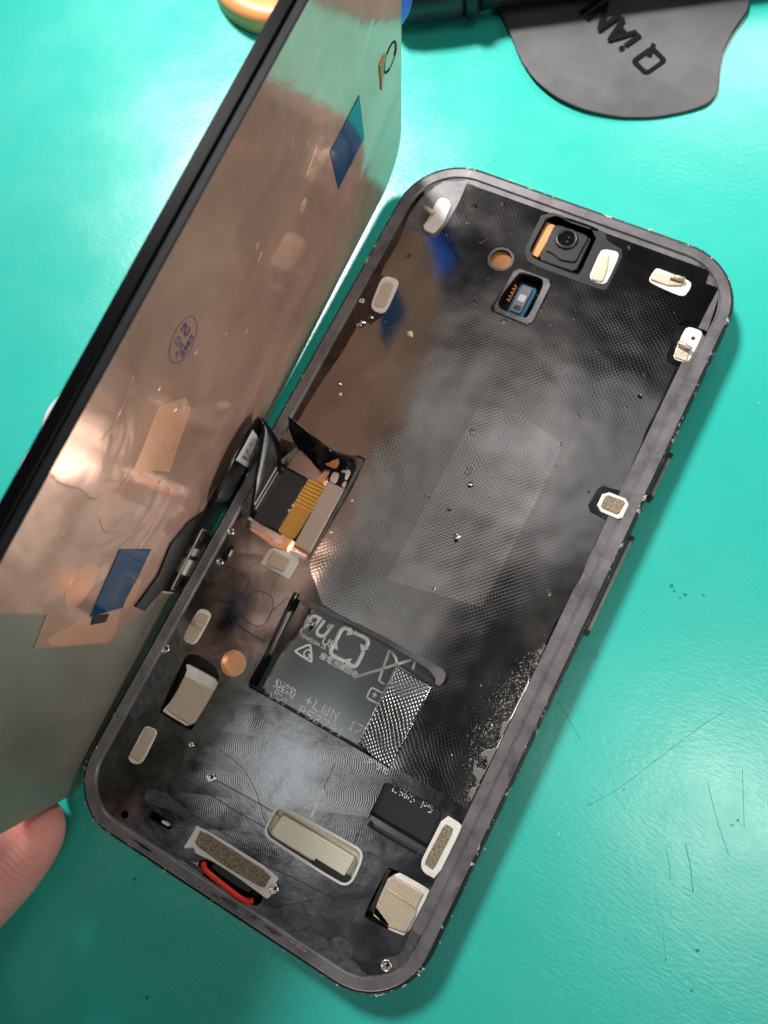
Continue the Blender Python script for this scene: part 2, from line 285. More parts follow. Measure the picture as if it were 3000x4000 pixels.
COPPERDARK = plain('orange_copper', (0.55, 0.24, 0.09), 0.45, 0.5, var=0.1, nscale=500)
STEEL = plain('screw_steel', (0.68, 0.64, 0.58), 0.22, 0.9)
RED = plain('red_rubber', (0.72, 0.022, 0.012), 0.38, bump=0.02, nscale=300)
BATT = plain('battery_wrap', (0.18, 0.19, 0.19), 0.16, 0.8, var=0.1, nscale=60, bump=0.01)
PRINT = plain('white_print', (0.85, 0.88, 0.88), 0.4)
DOTPRINT = plain('laser_dots', (0.85, 0.87, 0.98), 0.4)
GOLD = N('gold_flex'); x, y, z = GOLD.xyz()
st = GOLD.math('MULTIPLY_ADD', GOLD.math('SINE', GOLD.math('MULTIPLY', y, 2 * PI / (0.75 * MM))), 0.5, 0.5)
hx = GOLD.math('MULTIPLY_ADD', GOLD.math('MULTIPLY', GOLD.math('SINE', GOLD.math('MULTIPLY', GOLD.math('ADD', x, y), 2 * PI / (0.45 * MM))), GOLD.math('SINE', GOLD.math('MULTIPLY', GOLD.math('SUBTRACT', x, y), 2 * PI / (0.45 * MM)))), 0.5, 0.5)
low = GOLD.math('LESS_THAN', y, 69.0 * MM)
pat = GOLD.math('ADD', GOLD.math('MULTIPLY', low, hx), GOLD.math('MULTIPLY', GOLD.math('SUBTRACT', 1.0, low), st))
GOLD.set(Base_Color=GOLD.ramp(pat, [(0.1, (0.48, 0.22, 0.035)), (0.8, (0.85, 0.50, 0.11))]), Roughness=0.3, Metallic=0.35); GOLD.bump(pat, 0.03 * MM); GOLD = GOLD.m
TAN = plain('tan_stiffener', (0.50, 0.40, 0.33), 0.5, var=0.04, nscale=300)
BRACKET = plain('bright_solder', (0.72, 0.70, 0.66), 0.3, 0.5, bump=0.03)
BLUEGLASS = plain('sensor_blue', (0.05, 0.13, 0.22), 0.2)
GREYCHIP = plain('sensor_grey', (0.16, 0.165, 0.19), 0.35)

# back of the display: copper coloured foil, brushed and creased
def foil(name, c0, c1, rough, metal, stripes=False):
    n = N(name)
    if stripes:
        x, y, z = n.xyz()
        l = n.math('MULTIPLY_ADD', n.math('SINE', n.math('MULTIPLY', n.math('ADD', y, n.math('MULTIPLY', z, 0.03)), 2 * PI / (0.5 * MM))), 0.5, 0.5)
        n.bump(l, 0.008 * MM); v = n.math('ADD', n.math('MULTIPLY', l, 0.25), n.math('MULTIPLY', n.noise(40, 4), 0.75))
    else: v = n.noise(55, 5, 0.6, 0.5)
    n.set(Base_Color=n.ramp(v, [(0.3, c0), (0.7, c1)]), Roughness=n.ramp(n.noise(70, 5), [(0.3, rough * 0.85), (0.72, rough * 1.35)]), Metallic=metal)
    n.bump(n.noise(60, 3, 0.5, 0.8), 0.20 * MM); n.bump(n.noise(1300, 3), 0.008 * MM)
    cr = n.ramp(n.noise(110, 4, 0.6, 1.0), [(0.47, 0.0), (0.5, 1.0), (0.53, 0.0)])
    n.bump(n.math('MULTIPLY', cr, n.ramp(n.noise(40, 2), [(0.54, 0.0), (0.7, 1.0)])), 0.012 * MM)
    return n.m
CUFOIL = foil('copper_foil', (0.56, 0.315, 0.24), (0.86, 0.50, 0.39), 0.11, 0.42)
CUFOIL2 = foil('copper_foil_bare', (0.88, 0.44, 0.28), (0.98, 0.56, 0.40), 0.22, 0.4)
OLIVE = foil('olive_grey_backing', (0.34, 0.32, 0.26), (0.46, 0.43, 0.36), 0.3, 0.5, True)
BLUE = plain('blue_tape', (0.003, 0.06, 0.16), 0.10, 0.0, var=0.1, nscale=60, bump=0.02)
INK = plain('violet_stamp_ink', (0.075, 0.045, 0.11), 0.5)
LABELW = plain('grey_label', (0.55, 0.55, 0.54), 0.5, var=0.08, nscale=500)
LABELINK = plain('label_print', (0.03, 0.03, 0.03), 0.5)
CABLE = plain('black_flex', (0.010, 0.009, 0.009), 0.22, 0.1, bump=0.03, nscale=120)
BEZELBLK = plain('display_glass_edge', (0.0015, 0.0015, 0.002), 0.3, Specular_IOR_Level=0.06)
BEZELGRY = plain('display_frame_side', (0.004, 0.005, 0.007), 0.5, Specular_IOR_Level=0.15, var=0.3, nscale=200, bump=0.03)
ORANGE = plain('orange_plastic', (0.90, 0.36, 0.13), 0.42, var=0.05, nscale=40)
LEAF = N('grey_spring_steel'); LEAF.set(Base_Color=LEAF.ramp(LEAF.noise(45, 5, 0.6), [(0.3, (0.05, 0.05, 0.052)), (0.7, (0.11, 0.108, 0.11))]), Roughness=LEAF.ramp(LEAF.noise(200, 5), [(0.3, 0.5), (0.7, 0.65)]), Metallic=0.2); LEAF.bump(LEAF.noise(900, 3), 0.01 * MM); LEAF.bump(LEAF.noise(30, 2), 0.35 * MM); LEAF = LEAF.m
LOGO = plain('black_etched_logo', (0.006, 0.006, 0.006), 0.8, Specular_IOR_Level=0.1)
WHITEP = plain('white_plastic', (0.80, 0.80, 0.79), 0.4)
PEN = plain('dark_grey_handle', (0.035, 0.035, 0.038), 0.32, 0.2, bump=0.04, nscale=60)
n = N('skin'); x, y, z = n.xyz()
n.set(Base_Color=n.ramp(n.noise(90, 5), [(0.3, (0.88, 0.31, 0.27)), (0.7, (0.94, 0.46, 0.39))]), Roughness=0.42,
      Subsurface_Weight=0.25, Subsurface_Radius=(1.0, 0.35, 0.2), Subsurface_Scale=0.002)
rid = n.math('SINE', n.math('MULTIPLY', n.math('ADD', n.math('ADD', n.math('MULTIPLY', y, 0.8), n.math('MULTIPLY', x, 0.35)), n.math('MULTIPLY', n.noise(70, 2), 0.004)), 2 * PI / (0.75 * MM)))
n.bump(rid, 0.022 * MM); n.bump(n.noise(900, 4), 0.05 * MM); n.bump(n.noise(100, 3), 0.5 * MM)
SKIN = n.m
NAIL = plain('nail', (0.62, 0.36, 0.30), 0.25)
CLEAR = N('clear_film'); CLEAR.set(Base_Color=(0.8, 0.85, 0.86), Roughness=0.15, Alpha=0.35); CLEAR = CLEAR.m
BLUETAB = plain('blue_tab', (0.015, 0.13, 0.75), 0.3)

# ------------------------------------------------------------------ mesh helpers (all lengths in mm)
def link(name, verts, faces, mat, parent=None, smooth=False, loc=None):
    me = bpy.data.meshes.new(name)
    me.from_pydata([tuple(c * MM for c in v) for v in verts], [], faces)
    me.validate()
    mats = mat if isinstance(mat, (list, tuple)) else [mat]
    for m_ in mats: me.materials.append(m_)
    bm = bmesh.new(); bm.from_mesh(me); bmesh.ops.recalc_face_normals(bm, faces=bm.faces); bm.to_mesh(me); bm.free()
    if smooth:
        for p in me.polygons: p.use_smooth = True
    o = bpy.data.objects.new(name, me); COL.objects.link(o)
    if parent is not None: o.parent = parent
    return o
def thing(name, label, cat, loc=(0, 0, 0), group=None):
    o = bpy.data.objects.new(name, None); COL.objects.link(o); o.empty_display_size = 0.01
    o.location = Vector(loc) * MM
    o['label'] = label; o['category'] = cat
    if group: o['group'] = group
    return o
def tag(o, label, cat, group=None):
    o['label'] = label; o['category'] = cat
    if group: o['group'] = group
    return o
def area2(p): return sum(p[i][0] * p[(i + 1) % len(p)][1] - p[(i + 1) % len(p)][0] * p[i][1] for i in range(len(p))) / 2
def rrect4(x0, y0, x1, y1, rs, k=10):
    out = []      # rs: radii at (x1,y0), (x1,y1), (x0,y1), (x0,y0)
    for (cx, cy, a0), r in zip(((x1, y0, -90), (x1, y1, 0), (x0, y1, 90), (x0, y0, 180)), rs):
        cx += -r if cx == x1 else r; cy += -r if cy == y1 else r
        for i in range(k + 1):
            a = math.radians(a0 + 90 * i / k); out.append((cx + r * math.cos(a), cy + r * math.sin(a)))
    return out
def rrect(x0, y0, x1, y1, r, k=8):
    out = []
    for cx, cy, a0 in ((x1 - r, y0 + r, -90), (x1 - r, y1 - r, 0), (x0 + r, y1 - r, 90), (x0 + r, y0 + r, 180)):
        for i in range(k + 1):
            a = math.radians(a0 + 90 * i / k); out.append((cx + r * math.cos(a), cy + r * math.sin(a)))
    return out
def circ(x, y, r, k=28, ry=None): return [(x + r * math.cos(2 * PI * i / k), y + (ry or r) * math.sin(2 * PI * i / k)) for i in range(k)]
def soft(p, it=2, q=0.22):
    for _ in range(it):
        o = []
        for i in range(len(p)):
            a, b = p[i], p[(i + 1) % len(p)]
            o += [(a[0] * (1 - q) + b[0] * q, a[1] * (1 - q) + b[1] * q), (a[0] * q + b[0] * (1 - q), a[1] * q + b[1] * (1 - q))]
        p = o
    return p
def ragged(p, step, amp):
    out = []
    for i in range(len(p)):
        a, b = p[i], p[(i + 1) % len(p)]; d = math.dist(a, b); k = max(1, int(d / step))
        nx, ny = -(b[1] - a[1]) / max(d, 1e-6), (b[0] - a[0]) / max(d, 1e-6)
        for j in range(k):
            t = j / k; s_ = random.uniform(-amp, amp) if j else 0
            out.append((a[0] + (b[0] - a[0]) * t + nx * s_, a[1] + (b[1] - a[1]) * t + ny * s_))
    return out
def inset(p, d):
    n_ = len(p); s_ = 1 if area2(p) > 0 else -1; out = []
    for i in range(n_):
        a, b, c = p[i - 1], p[i], p[(i + 1) % n_]
        def nr(u, v):
            l = math.dist(u, v) or 1; return (-(v[1] - u[1]) / l * s_, (v[0] - u[0]) / l * s_)
        n1, n2 = nr(a, b), nr(b, c); m_ = (n1[0] + n2[0], n1[1] + n2[1]); l = math.hypot(*m_) or 1
        k = 1 / max(0.5, (n1[0] * m_[0] + n1[1] * m_[1]) / l)
        out.append((b[0] + m_[0] / l * d * k, b[1] + m_[1] / l * d * k))
    return out
def prism(name, loops, z0, z1, mat, parent=None, bevel=0.0, bottom=False, xf=None, side_mat=None, smooth=False):
    """flat plate from outline(s); loops[0] is the rim, the others are holes; bevel rounds the top rim"""
    if isinstance(loops[0][0], (int, float)): loops = [loops]
    V, F, MI = [], [], []
    tops = []
    for li, lp in enumerate(loops):
        if (area2(lp) > 0) != (li == 0): lp = lp[::-1]
        rings = [(lp, z0)]
        if bevel and li == 0:
            rings += [(lp, z1 - bevel), (inset(lp, bevel * 0.3), z1 - bevel * 0.3), (inset(lp, bevel), z1)]
        else: rings += [(lp, z1)]
        base = len(V); n_ = len(lp)
        for pp, zz in rings: V += [(q[0], q[1], zz) for q in pp]
        for r in range(len(rings) - 1):
            for i in range(n_):
                j = (i + 1) % n_
                F.append((base + r * n_ + i, base + r * n_ + j, base + (r + 1) * n_ + j, base + (r + 1) * n_ + i)); MI.append(1 if side_mat else 0)
        tops.append((base + (len(rings) - 1) * n_, rings[-1][0]))
        if li == 0 and bottom: F.append(tuple(range(base + n_ - 1, base - 1, -1))); MI.append(0)
    idx = []; pl = []
    for b_, pp in tops: pl.append([Vector((q[0], q[1], 0)) for q in pp]); idx += list(range(b_, b_ + len(pp)))
    for t in tessellate_polygon(pl): F.append(tuple(idx[i] for i in t)); MI.append(0)
    if xf: V = [xf(*v) for v in V]
    me_mats = [mat] + ([side_mat] if side_mat else [])
    o = link(name, V, F, me_mats, parent)
    if side_mat and len(o.data.polygons) == len(MI):
        for p, i in zip(o.data.polygons, MI): p.material_index = i
    return o
def box(name, x0, y0, z0, x1, y1, z1, mat, parent=None, r=0.15, bev=0.1, xf=None):
    return prism(name, rrect(x0, y0, x1, y1, r, 3), z0, z1, mat, parent, bevel=bev, bottom=True, xf=xf)
def tube(name, pts, rad, mat, parent=None, k=8, closed=False, flat=1.0):
    P = [Vector(p) for p in pts]; n_ = len(P); V, F = [], []
    R_ = rad if isinstance(rad, (list, tuple)) else [rad] * n_
    for i in range(n_):
        t = (P[(i + 1) % n_] - P[i - 1]) if closed else (P[min(i + 1, n_ - 1)] - P[max(i - 1, 0)])
        t.normalize(); s_ = t.cross(Vector((0, 0, 1))); s_ = s_.normalized() if s_.length > 1e-3 else Vector((1, 0, 0)); u_ = s_.cross(t)
        for j in range(k):
            a = 2 * PI * j / k; V.append(tuple(P[i] + s_ * math.cos(a) * R_[i] + u_ * math.sin(a) * R_[i] * flat))
    for i in range(n_ if closed else n_ - 1):
        for j in range(k): F.append((i * k + j, i * k + (j + 1) % k, ((i + 1) % n_) * k + (j + 1) % k, ((i + 1) % n_) * k + j))
    if not closed: F += [tuple(range(k))[::-1], tuple(range((n_ - 1) * k, n_ * k))]
    return link(name, V, F, mat, parent, True)
def smooth_path(pts, k=6):
    P = [Vector(p) for p in pts]; out = []
    for i in range(len(P) - 1):
        a, b, c, d = P[max(i - 1, 0)], P[i], P[i + 1], P[min(i + 2, len(P) - 1)]
        for j in range(k):
            t = j / k
            out.append(0.5 * ((2 * b) + (c - a) * t + (2 * a - 5 * b + 4 * c - d) * t * t + (3 * b - a - 3 * c + d) * t ** 3))
    return out + [P[-1]]
def line_on(name, pts, z, wd, mat, parent, closed=False):
    pp = smooth_path([(x_, y_, z) for x_, y_ in pts], 5) if not closed else [Vector((x_, y_, z)) for x_, y_ in pts]
    return tube(name, pp, wd, mat, parent, 6, closed, 0.35)
def text(name, s_, x, y, z, size, mat, parent=None, rot=0.0, xf=None, shear=0.0, align='CENTER', depth=0.03, bold=0.0, sx=1.0):
    cu = bpy.data.curves.new(name, 'FONT'); cu.body = s_; cu.size = size; cu.align_x = align; cu.align_y = 'CENTER'
    cu.extrude = depth / 2; cu.offset = bold; cu.shear = shear; cu.resolution_u = 3
    o = bpy.data.objects.new(name, cu); COL.objects.link(o)
    dg = bpy.context.evaluated_depsgraph_get(); dg.update()
    me = bpy.data.meshes.new_from_object(o.evaluated_get(dg)); bpy.data.objects.remove(o)
    c, s2 = math.cos(rot), math.sin(rot)
    for v in me.vertices:
        a, b, zz = v.co; a *= sx
        q = (x + a * c - b * s2, y + a * s2 + b * c, z + zz)
        if xf: q = xf(*q)
        v.co = Vector(q) * MM
    me.materials.clear(); me.materials.append(mat)
    o = bpy.data.objects.new(name, me); COL.objects.link(o)
    if parent is not None: o.parent = parent
    return o
DOT = {'L': '10000100001000010000100001000011111', 'W': '10001100011000110101101011010101010', 'N': '10001110011010110011100011000110001',
       '1': '00100011000010000100001000010001110', '7': '11111000010001000010001000100001000', '+': '00000001000010011111001000010000000',
       'P': '11110100011000111110100001000010000', 'S': '01111100001000001110000010000111110', 'Z': '11111000010001000100010001000011111',
       '9': '01110100011000101111000010001001100', '5': '11111100001111000001000011000101110', '8': '01110100011000101110100011000101110',
       'A': '01110100011000111111100011000110001', '3': '11110000010000101110000010000111110', ' ': '0' * 35,
       '#': '10110011011101010010111010100110110', '%': '11010101101100101101010111011001011'}
def dots(name, s_, x, y, z, ch, mat, parent, adv=1.0, keep=1.0, xf=None):
    V, F = [], []; px = ch / 7; wd = px * 5
    for i, c in enumerate(s_):
        g = DOT.get(c, DOT['#'])
        for r in range(7):
            for q in range(5):
                if g[r * 5 + q] == '1' and random.random() < keep:
                    cx = x + i * (wd + px * 1.4) * adv + q * px; cy = y - r * px; b_ = len(V)
                    for j in range(8):
                        a = 2 * PI * j / 8; V.append((cx + px * 0.5 * math.cos(a), cy + px * 0.5 * math.sin(a), z))
                    F.append(tuple(range(b_, b_ + 8)))
    return link(name, V, F, mat, parent)

# ------------------------------------------------------------------ the mat
Vm, Fm = [], []
mat_o = link('ground_mat', [(-700, -700, 0), (800, -700, 0), (800, 800, 0), (-700, 800, 0)], [(0, 1, 2, 3)], MAT); mat_o['kind'] = 'structure'
mat_o.name = 'green_mat'
def flatmark(name, p, mat): 
    o = prism(name, p, 0.0, 0.02, mat, mat_o); return o
for (x0, y0, r) in [(81.7, 87.2, .55), (82.5, 86.5, .35), (84.5, 86.7, .4), (83.9, 85.8, .25), (87.4, 88.1, .3), (88.5, 50.5, .2), (107, 55, .35), (106.5, 53.8, .25), (109, 33, .35), (110.5, 27, .25), (30, -22, .4), (17.5, -6.5, .4), (18.2, -7.3, .25)]:
    flatmark('speck', [(x0 + r * random.uniform(.5, 1.3) * math.cos(a), y0 + r * random.uniform(.4, 1) * math.sin(a)) for a in [i * PI / 5 for i in range(10)]], MAT_MARK)
def scr(pts, wd, m_=MAT_CUT):
    tube('scratch', smooth_path([(a, b, 0.0) for a, b in pts], 4), wd * .6, m_, mat_o, 5, False, 0.3)
scr([(84.23, 45.11), (87.83, 50.58), (90.58, 56.04), (93.53, 62.05), (96.1, 66.97), (98.1, 70.26)], .12, MAT_LINE)
scr([(72.25, 58.81), (75.72, 56.53), (78.69, 54.5)], .10, MAT_LINE)
scr([(98.25, 45.3), (99.8, 43.2), (101.02, 40.9)], .13); scr([(100.9, 47.41), (103, 44.5), (104.94, 40.96)], .18)
scr([(100.38, 58.33), (104, 53.4), (107.72, 49.21)], .10, MAT_LINE); scr([(102.75, 33.57), (105.29, 28.99)], .12); scr([(104.64, 62.93), (108.33, 54.41)], .08, MAT_LINE)

V, F = [], []
for i in range(90):
    x_, y_ = random.uniform(-60, 130), random.uniform(-40, 200)
    if -6 < x_ < 73 and -2 < y_ < 151: continue
    r = random.uniform(.05, .16); a0 = random.uniform(0, 6.28); b_ = len(V)
    for j in range(5): a = a0 + j * 2 * PI / 5; V.append((x_ + r * random.uniform(.5, 1.8) * math.cos(a), y_ + r * random.uniform(.5, 1.2) * math.sin(a), .02 + random.uniform(0, .05)))
    F.append(tuple(range(b_, b_ + 5)))
dst = link('dust', V, F, plain('dust', (0.45, 0.62, 0.58), 0.7), mat_o)
# ------------------------------------------------------------------ the opened phone
S = SHAPES
ph = thing('opened_phone', 'black phone body lying open without its screen, copper and foam pads showing', 'phone', (35.5, 74.5, 0))
PO = Vector((35.5, 74.5, 0))
W_, H_ = 71.0, 149.0
DZ, FZ, BZ = 6.6, 6.72, 4.6
class Grp:      # parent proxy: children keep world coordinates
    pass
def adopt(o, parent):
    o.parent = parent; o.matrix_parent_inverse = Matrix.Translation(-Vector(parent.location)) if parent.parent is None else Matrix.Identity(4); return o
def outline(d, k=14): return rrect4(d, d, W_ - d, H_ - d, (12.5 - d, 13 - d, 13.5 - d, 11 - d), k)
def sweep(name, prof, mat, closed_top=False):
    rings = [outline(d) for d, z in prof]; V, F = [], []; n_ = len(rings[0])
    for (d, z), rg in zip(prof, rings): V += [(a, b, z) for a, b in rg]
    for r in range(len(prof) - 1):
        for i in range(n_): F.append((r * n_ + i, r * n_ + (i + 1) % n_, (r + 1) * n_ + (i + 1) % n_, (r + 1) * n_ + i))
    return adopt(link(name, V, F, mat, None, False), ph)
sweep('side_frame', [(3.5, 0.35), (1.6, 0.5), (0.6, 1.3), (0.15, 2.6), (0.0, 4.2), (0.08, 5.6), (0.28, 6.45)], EDGE)
sweep('frame_edge', [(0.28, 6.45), (0.32, 6.38), (0.42, 6.75), (0.62, 7.05), (0.70, 6.98), (0.80, 7.15), (1.0, 7.2)], EDGE)
sweep('rail', [(1.0, 7.2), (1.1, 7.12), (2.72, 7.02), (2.86, 6.86), (2.95, 6.62), (3.12, 6.60)], RAIL)
adopt(prism('back_cover', outline(1.6), 0.2, 0.6, BLACK, bottom=True), ph)
WIN = rrect(20.9, 34.95, 51.6, 53.3, .7, 4)
WIN[-5:] = [(20.9, 53.3), (20.3, 53.6), (20.1, 54.2), (20.6, 54.6), (21.3, 54.3), (21.8, 53.5), (22.6, 53.3)][::-1] if False else WIN[-5:]
holes = [WIN, soft(S['camhole'], 1), soft(S['sensorhole'], 1), circ(25.75, 131.8, 2.15), circ(16.55, 37.3, 2.35), soft(S['connhole'], 1), S['slotBlack'], soft(S['slotRed'], 1),
         circ(12.05, 4.55, 0.72, 16), soft(S['speakerhole'], 1), soft(S['creamrecess'], 1), soft(S['bigholeG'], 1), soft(S['bigholeJ'], 1)]
deck = adopt(prism('deck', [outline(3.12)] + holes, 4.7, DZ, DECK, side_mat=BLACK), ph)
adopt(prism('inner_floor', outline(3.0), 2.5, 3.2, PIT, bottom=False), ph)
# inner step of the right rail (the lighter smooth ledge beside the film)
led = prism('ledge', rrect(66.0, 14, 67.8, 132, 0.4, 3), DZ, DZ + 0.1, RAIL, side_mat=GROOVE); adopt(led, ph)
adopt(prism('ledge', ragged([(11.9, 145.8), (12.2, 139), (11.8, 131.2), (8.6, 130.4), (4.4, 130.7), (3.9, 134), (4.6, 139), (7, 143.5)], 2, .05), DZ, DZ + 0.08, RAIL), ph)
adopt(prism('ledge', [(12, 145.8), (60, 145.8), (64.2, 143.6), (66.9, 140.5), (67.8, 133), (66, 133), (66.2, 142.1), (63.8, 142.1), (63.4, 144.9), (12, 144.9)], DZ, DZ + 0.08, RAIL), ph)
# film
flm = adopt(prism('film', [ragged(S['film'], 1.4, 0.09), S['film_sensor_hole'], circ(25.75, 131.8, 2.75)], DZ + 0.02, FZ, FILM), ph)
pt = adopt(prism('tape_patch', [(35.7, 102.6), (44, 103.4), (53, 101.4), (53.3, 93.6), (52.9, 67.4), (44, 65.8), (35.0, 64.1)], FZ - 0.02, FZ + 0.03, PATCH, xf=lambda x_, y_, z_: (x_, y_, z_ + (0.004 * (53.5 - x_) if z_ > FZ else 0))), ph)
# bubbles and bits in the film
for (x0, y0, r, m_) in [(15.6, 140.6, .7, FILM), (20.9, 143.2, .5, FILM), (16.5, 109.9, .75, WHITE), (7.9, 125.2, .7, CRUMP), (43, 76.8, .9, CRUMP), (43.6, 66.5, .45, STRIP), (39.5, 81, .6, CRUMP), (41, 87, .8, CRUMP), (61.9, 115.9, .55, GLOSSBLACK), (8.4, 94.5, .5, STRIP), (9.6, 92.7, .35, BRACKET), (6.3, 107.6, 1.0, CRUMP), (7.4, 109.9, .5, CRUMP), (47.5, 143.6, .45, CRUMP)]:
    V, F = [(x0, y0, FZ + r * 0.55)], []
    k = 9
    for ring, (rr_, zz) in enumerate(((0.45, 0.38), (1.0, 0.0))):
        for j in range(k):
            a = 2 * PI * j / k; q = random.uniform(.6, 1.25); V.append((x0 + r * rr_ * q * math.cos(a), y0 + r * rr_ * q * math.sin(a), FZ + r * zz * random.uniform(.6, 1.2)))
    for j in range(k):
        F.append((0, 1 + j, 1 + (j + 1) % k)); F.append((1 + j, 1 + k + j, 1 + k + (j + 1) % k, 1 + (j + 1) % k))
    adopt(link('film_pimple', V, F, m_, None, r > 0.9), ph)
# crumpled torn edge of the film
V, F = [], []
for i in range(1500):
    t = random.random(); y_ = 36.5 + 30 * t ** 0.9; reach = 5.2 * math.sin(PI * min(1, (y_ - 35) / 31)) + 0.5
    x_ = 65.75 - abs(random.gauss(0, 0.45)) * reach
    if x_ < 57 or (y_ < 50 and x_ < 60): continue
    r = random.uniform(.02, .065) * (2.4 if random.random() < .05 else 1); a0 = random.uniform(0, 2 * PI); b_ = len(V); el = random.uniform(1, 3.2)
    for j in range(4):
        a = a0 + j * PI / 2; V.append((x_ + r * el * math.cos(a) * (1 if j % 2 else .4), y_ + r * math.sin(a) * el, FZ + random.uniform(.01, .16)))
    F.append((b_, b_ + 1, b_ + 2)); F.append((b_, b_ + 2, b_ + 3))
SCUFF = plain('pale_scuffs', (0.17, 0.165, 0.16), 0.5, 0.3)
adopt(link('film_scuffs', V, F, SCUFF), ph)
for fl in ([(65.9, 46.8), (64.2, 45.6), (63.8, 44.2), (64.9, 44.6), (65.8, 43.0)], [(65.8, 42.6), (64.3, 42.2), (63.2, 43.4), (64.0, 41.0), (65.6, 40.2)], [(65.7, 39.6), (64.8, 38.8), (64.9, 37.4), (65.8, 37.0)], [(65.8, 52.0), (64.8, 51.0), (65.1, 49.2), (65.8, 48.6)]):
    adopt(prism('film_flake', ragged(fl, .5, .08), FZ, FZ + .25, SCUFF, bevel=.1), ph)
def ridge(pts, h, wd, m_=CRUMP, name='film_crease'):
    q = smooth_path([(a, b, FZ) for a, b in pts], 6); return adopt(tube(name, [(v.x + random.uniform(-.08, .08), v.y, v.z) for v in q], [wd * random.uniform(.5, 1.3) for _ in q], m_, None, 6, False, h), ph)
ridge([(65.8, 60), (65.7, 52), (65.7, 44), (65.5, 38)], .8, .16)
# milled grooves
for k_, z_ in (('g_line1', 0), ('g_line2', 0), ('g_line3', 0), ('g_j1', 0), ('g_long1', 0), ('g_long2', 0), ('g_long3', 0), ('g_j2', 0), ('g_j3', 0), ('g_j4', 0), ('g_j5', 0), ('g_j7', 0)):
    adopt(line_on('groove', S[k_], DZ, 0.055, GROOVE, None), ph)
    if k_ in ('g_line2', 'g_long1', 'g_j2', 'g_long2'): adopt(line_on('groove', [(a, b - 0.16) for a, b in S[k_]], DZ, 0.035, SHINYLINE, None), ph)
for k_ in ('g_square', 'g_whistle'): adopt(line_on('groove', soft(S[k_], 1), DZ, 0.06, GROOVE, None, True), ph)
adopt(prism('adhesive_haze', soft(S['blot'], 1), DZ, DZ + 0.03, BLOT), ph)
for lp in ([(3.3, 20), (3.3, 38), (5.2, 36), (5.6, 30), (6.2, 24), (5, 19)], [(10.2, 3.3), (20, 3.3), (30, 3.3), (30, 4.1), (19, 3.9), (14, 4.4)], [(64.2, 3.9), (67.6, 8), (67.8, 16), (67.7, 30), (66.3, 30), (66.2, 22), (65.9, 13.6), (66.2, 10), (63.9, 7.8), (65.9, 5.5)], [(43.5, 3.2), (60, 3.2), (60, 2.9), (62, 4), (56, 3.9), (44, 3.9)], [(14, 8.2), (20, 9.6), (23.5, 9.7), (23, 11), (17, 11.6), (13.4, 10.5)]):
    adopt(prism('adhesive_haze', soft(ragged(lp, 1.3, .12), 1), DZ, DZ + 0.025, BLOT), ph)
for k_ in range(18):
    side = random.random()
    if side < .55: x_, y_ = random.uniform(12, 60), random.uniform(1.2, 2.5)
    elif side < .85: x_, y_ = random.uniform(68.6, 69.8), random.uniform(12, 60)
    else: x_, y_ = random.uniform(1.2, 2.4), random.uniform(14, 60)
    lx, ly = (random.uniform(.5, 2.4), random.uniform(.12, .4)) if side < .55 else (random.uniform(.12, .4), random.uniform(.5, 2.6))
    adopt(prism('adhesive_residue', [(x_ + lx * random.uniform(.6, 1.2) * math.cos(a), y_ + ly * random.uniform(.6, 1.2) * math.sin(a)) for a in [i * PI / 6 for i in range(12)]], 7.0, 7.13, BLOT2 if k_ % 2 else BLOT), ph)
adopt(prism('bright_sliver', S['sliver'], DZ, DZ + 0.12, WHITE), ph)
# corner glue lump by the slot
# battery window
bat = adopt(prism('battery', rrect(20.6, 24.0, 63, 58, 2, 4), 3.3, BZ, BATT, bevel=0.4), ph)
adopt(prism('window_wall', soft([(20.2, 52.6), (20.7, 53.8), (22.2, 53.2), (24.6, 53), (24.6, 46.5), (23.6, 45.4), (23.3, 36), (24, 35), (21.4, 35.2), (20.6, 40)], 1), BZ - .5, BZ + 0.9, GLOSSBLACK), ph)
adopt(tube('window_bar', [(21.0, 54.2, 6.2), (21.1, 50, 6.1), (21.4, 42, 5.9), (21.6, 35.6, 5.8)], [.75, .85, .85, .8], GLOSSBLACK, None, 12), ph)
adopt(prism('bezel', soft(S['bezel'], 1, .15), DZ, DZ + 0.35, RAIL, bevel=0.08), ph)
# printing on the battery
z_ = BZ + 0.03
def prt(*a, **k): return adopt(text('print', *a, **k), bat_t)
bat_t = ph
text_o = []
def pr(s_, x_, y_, size, **k): o = text('print', s_, x_, y_, z_, size, PRINT, None, **k); adopt(o, ph); return o
pr('C', 24.2, 49.6, 2.0, bold=.03); pr('\u042fU', 26.9, 50.3, 4.4, shear=0.2, bold=.12, sx=.85); pr('\u00ae', 29.2, 51.4, 1.5); pr('US', 30.3, 48.7, 2.1, bold=.03); pr('MH45584 /A', 27.6, 47.6, 1.1)
tri = soft(S['tri'], 1, .2); adopt(prism('print', [tri, inset(tri, 0.38)[::-1]], BZ, z_, PRINT), ph); adopt(tube('print', smooth_path([(28.6, 45.6, z_), (27.6, 45.9, z_), (27.1, 45.0, z_), (27.8, 44.4, z_), (28.6, 44.9, z_), (27.9, 45.2, z_)], 4), .14, PRINT, None, 6, False, .3), ph)
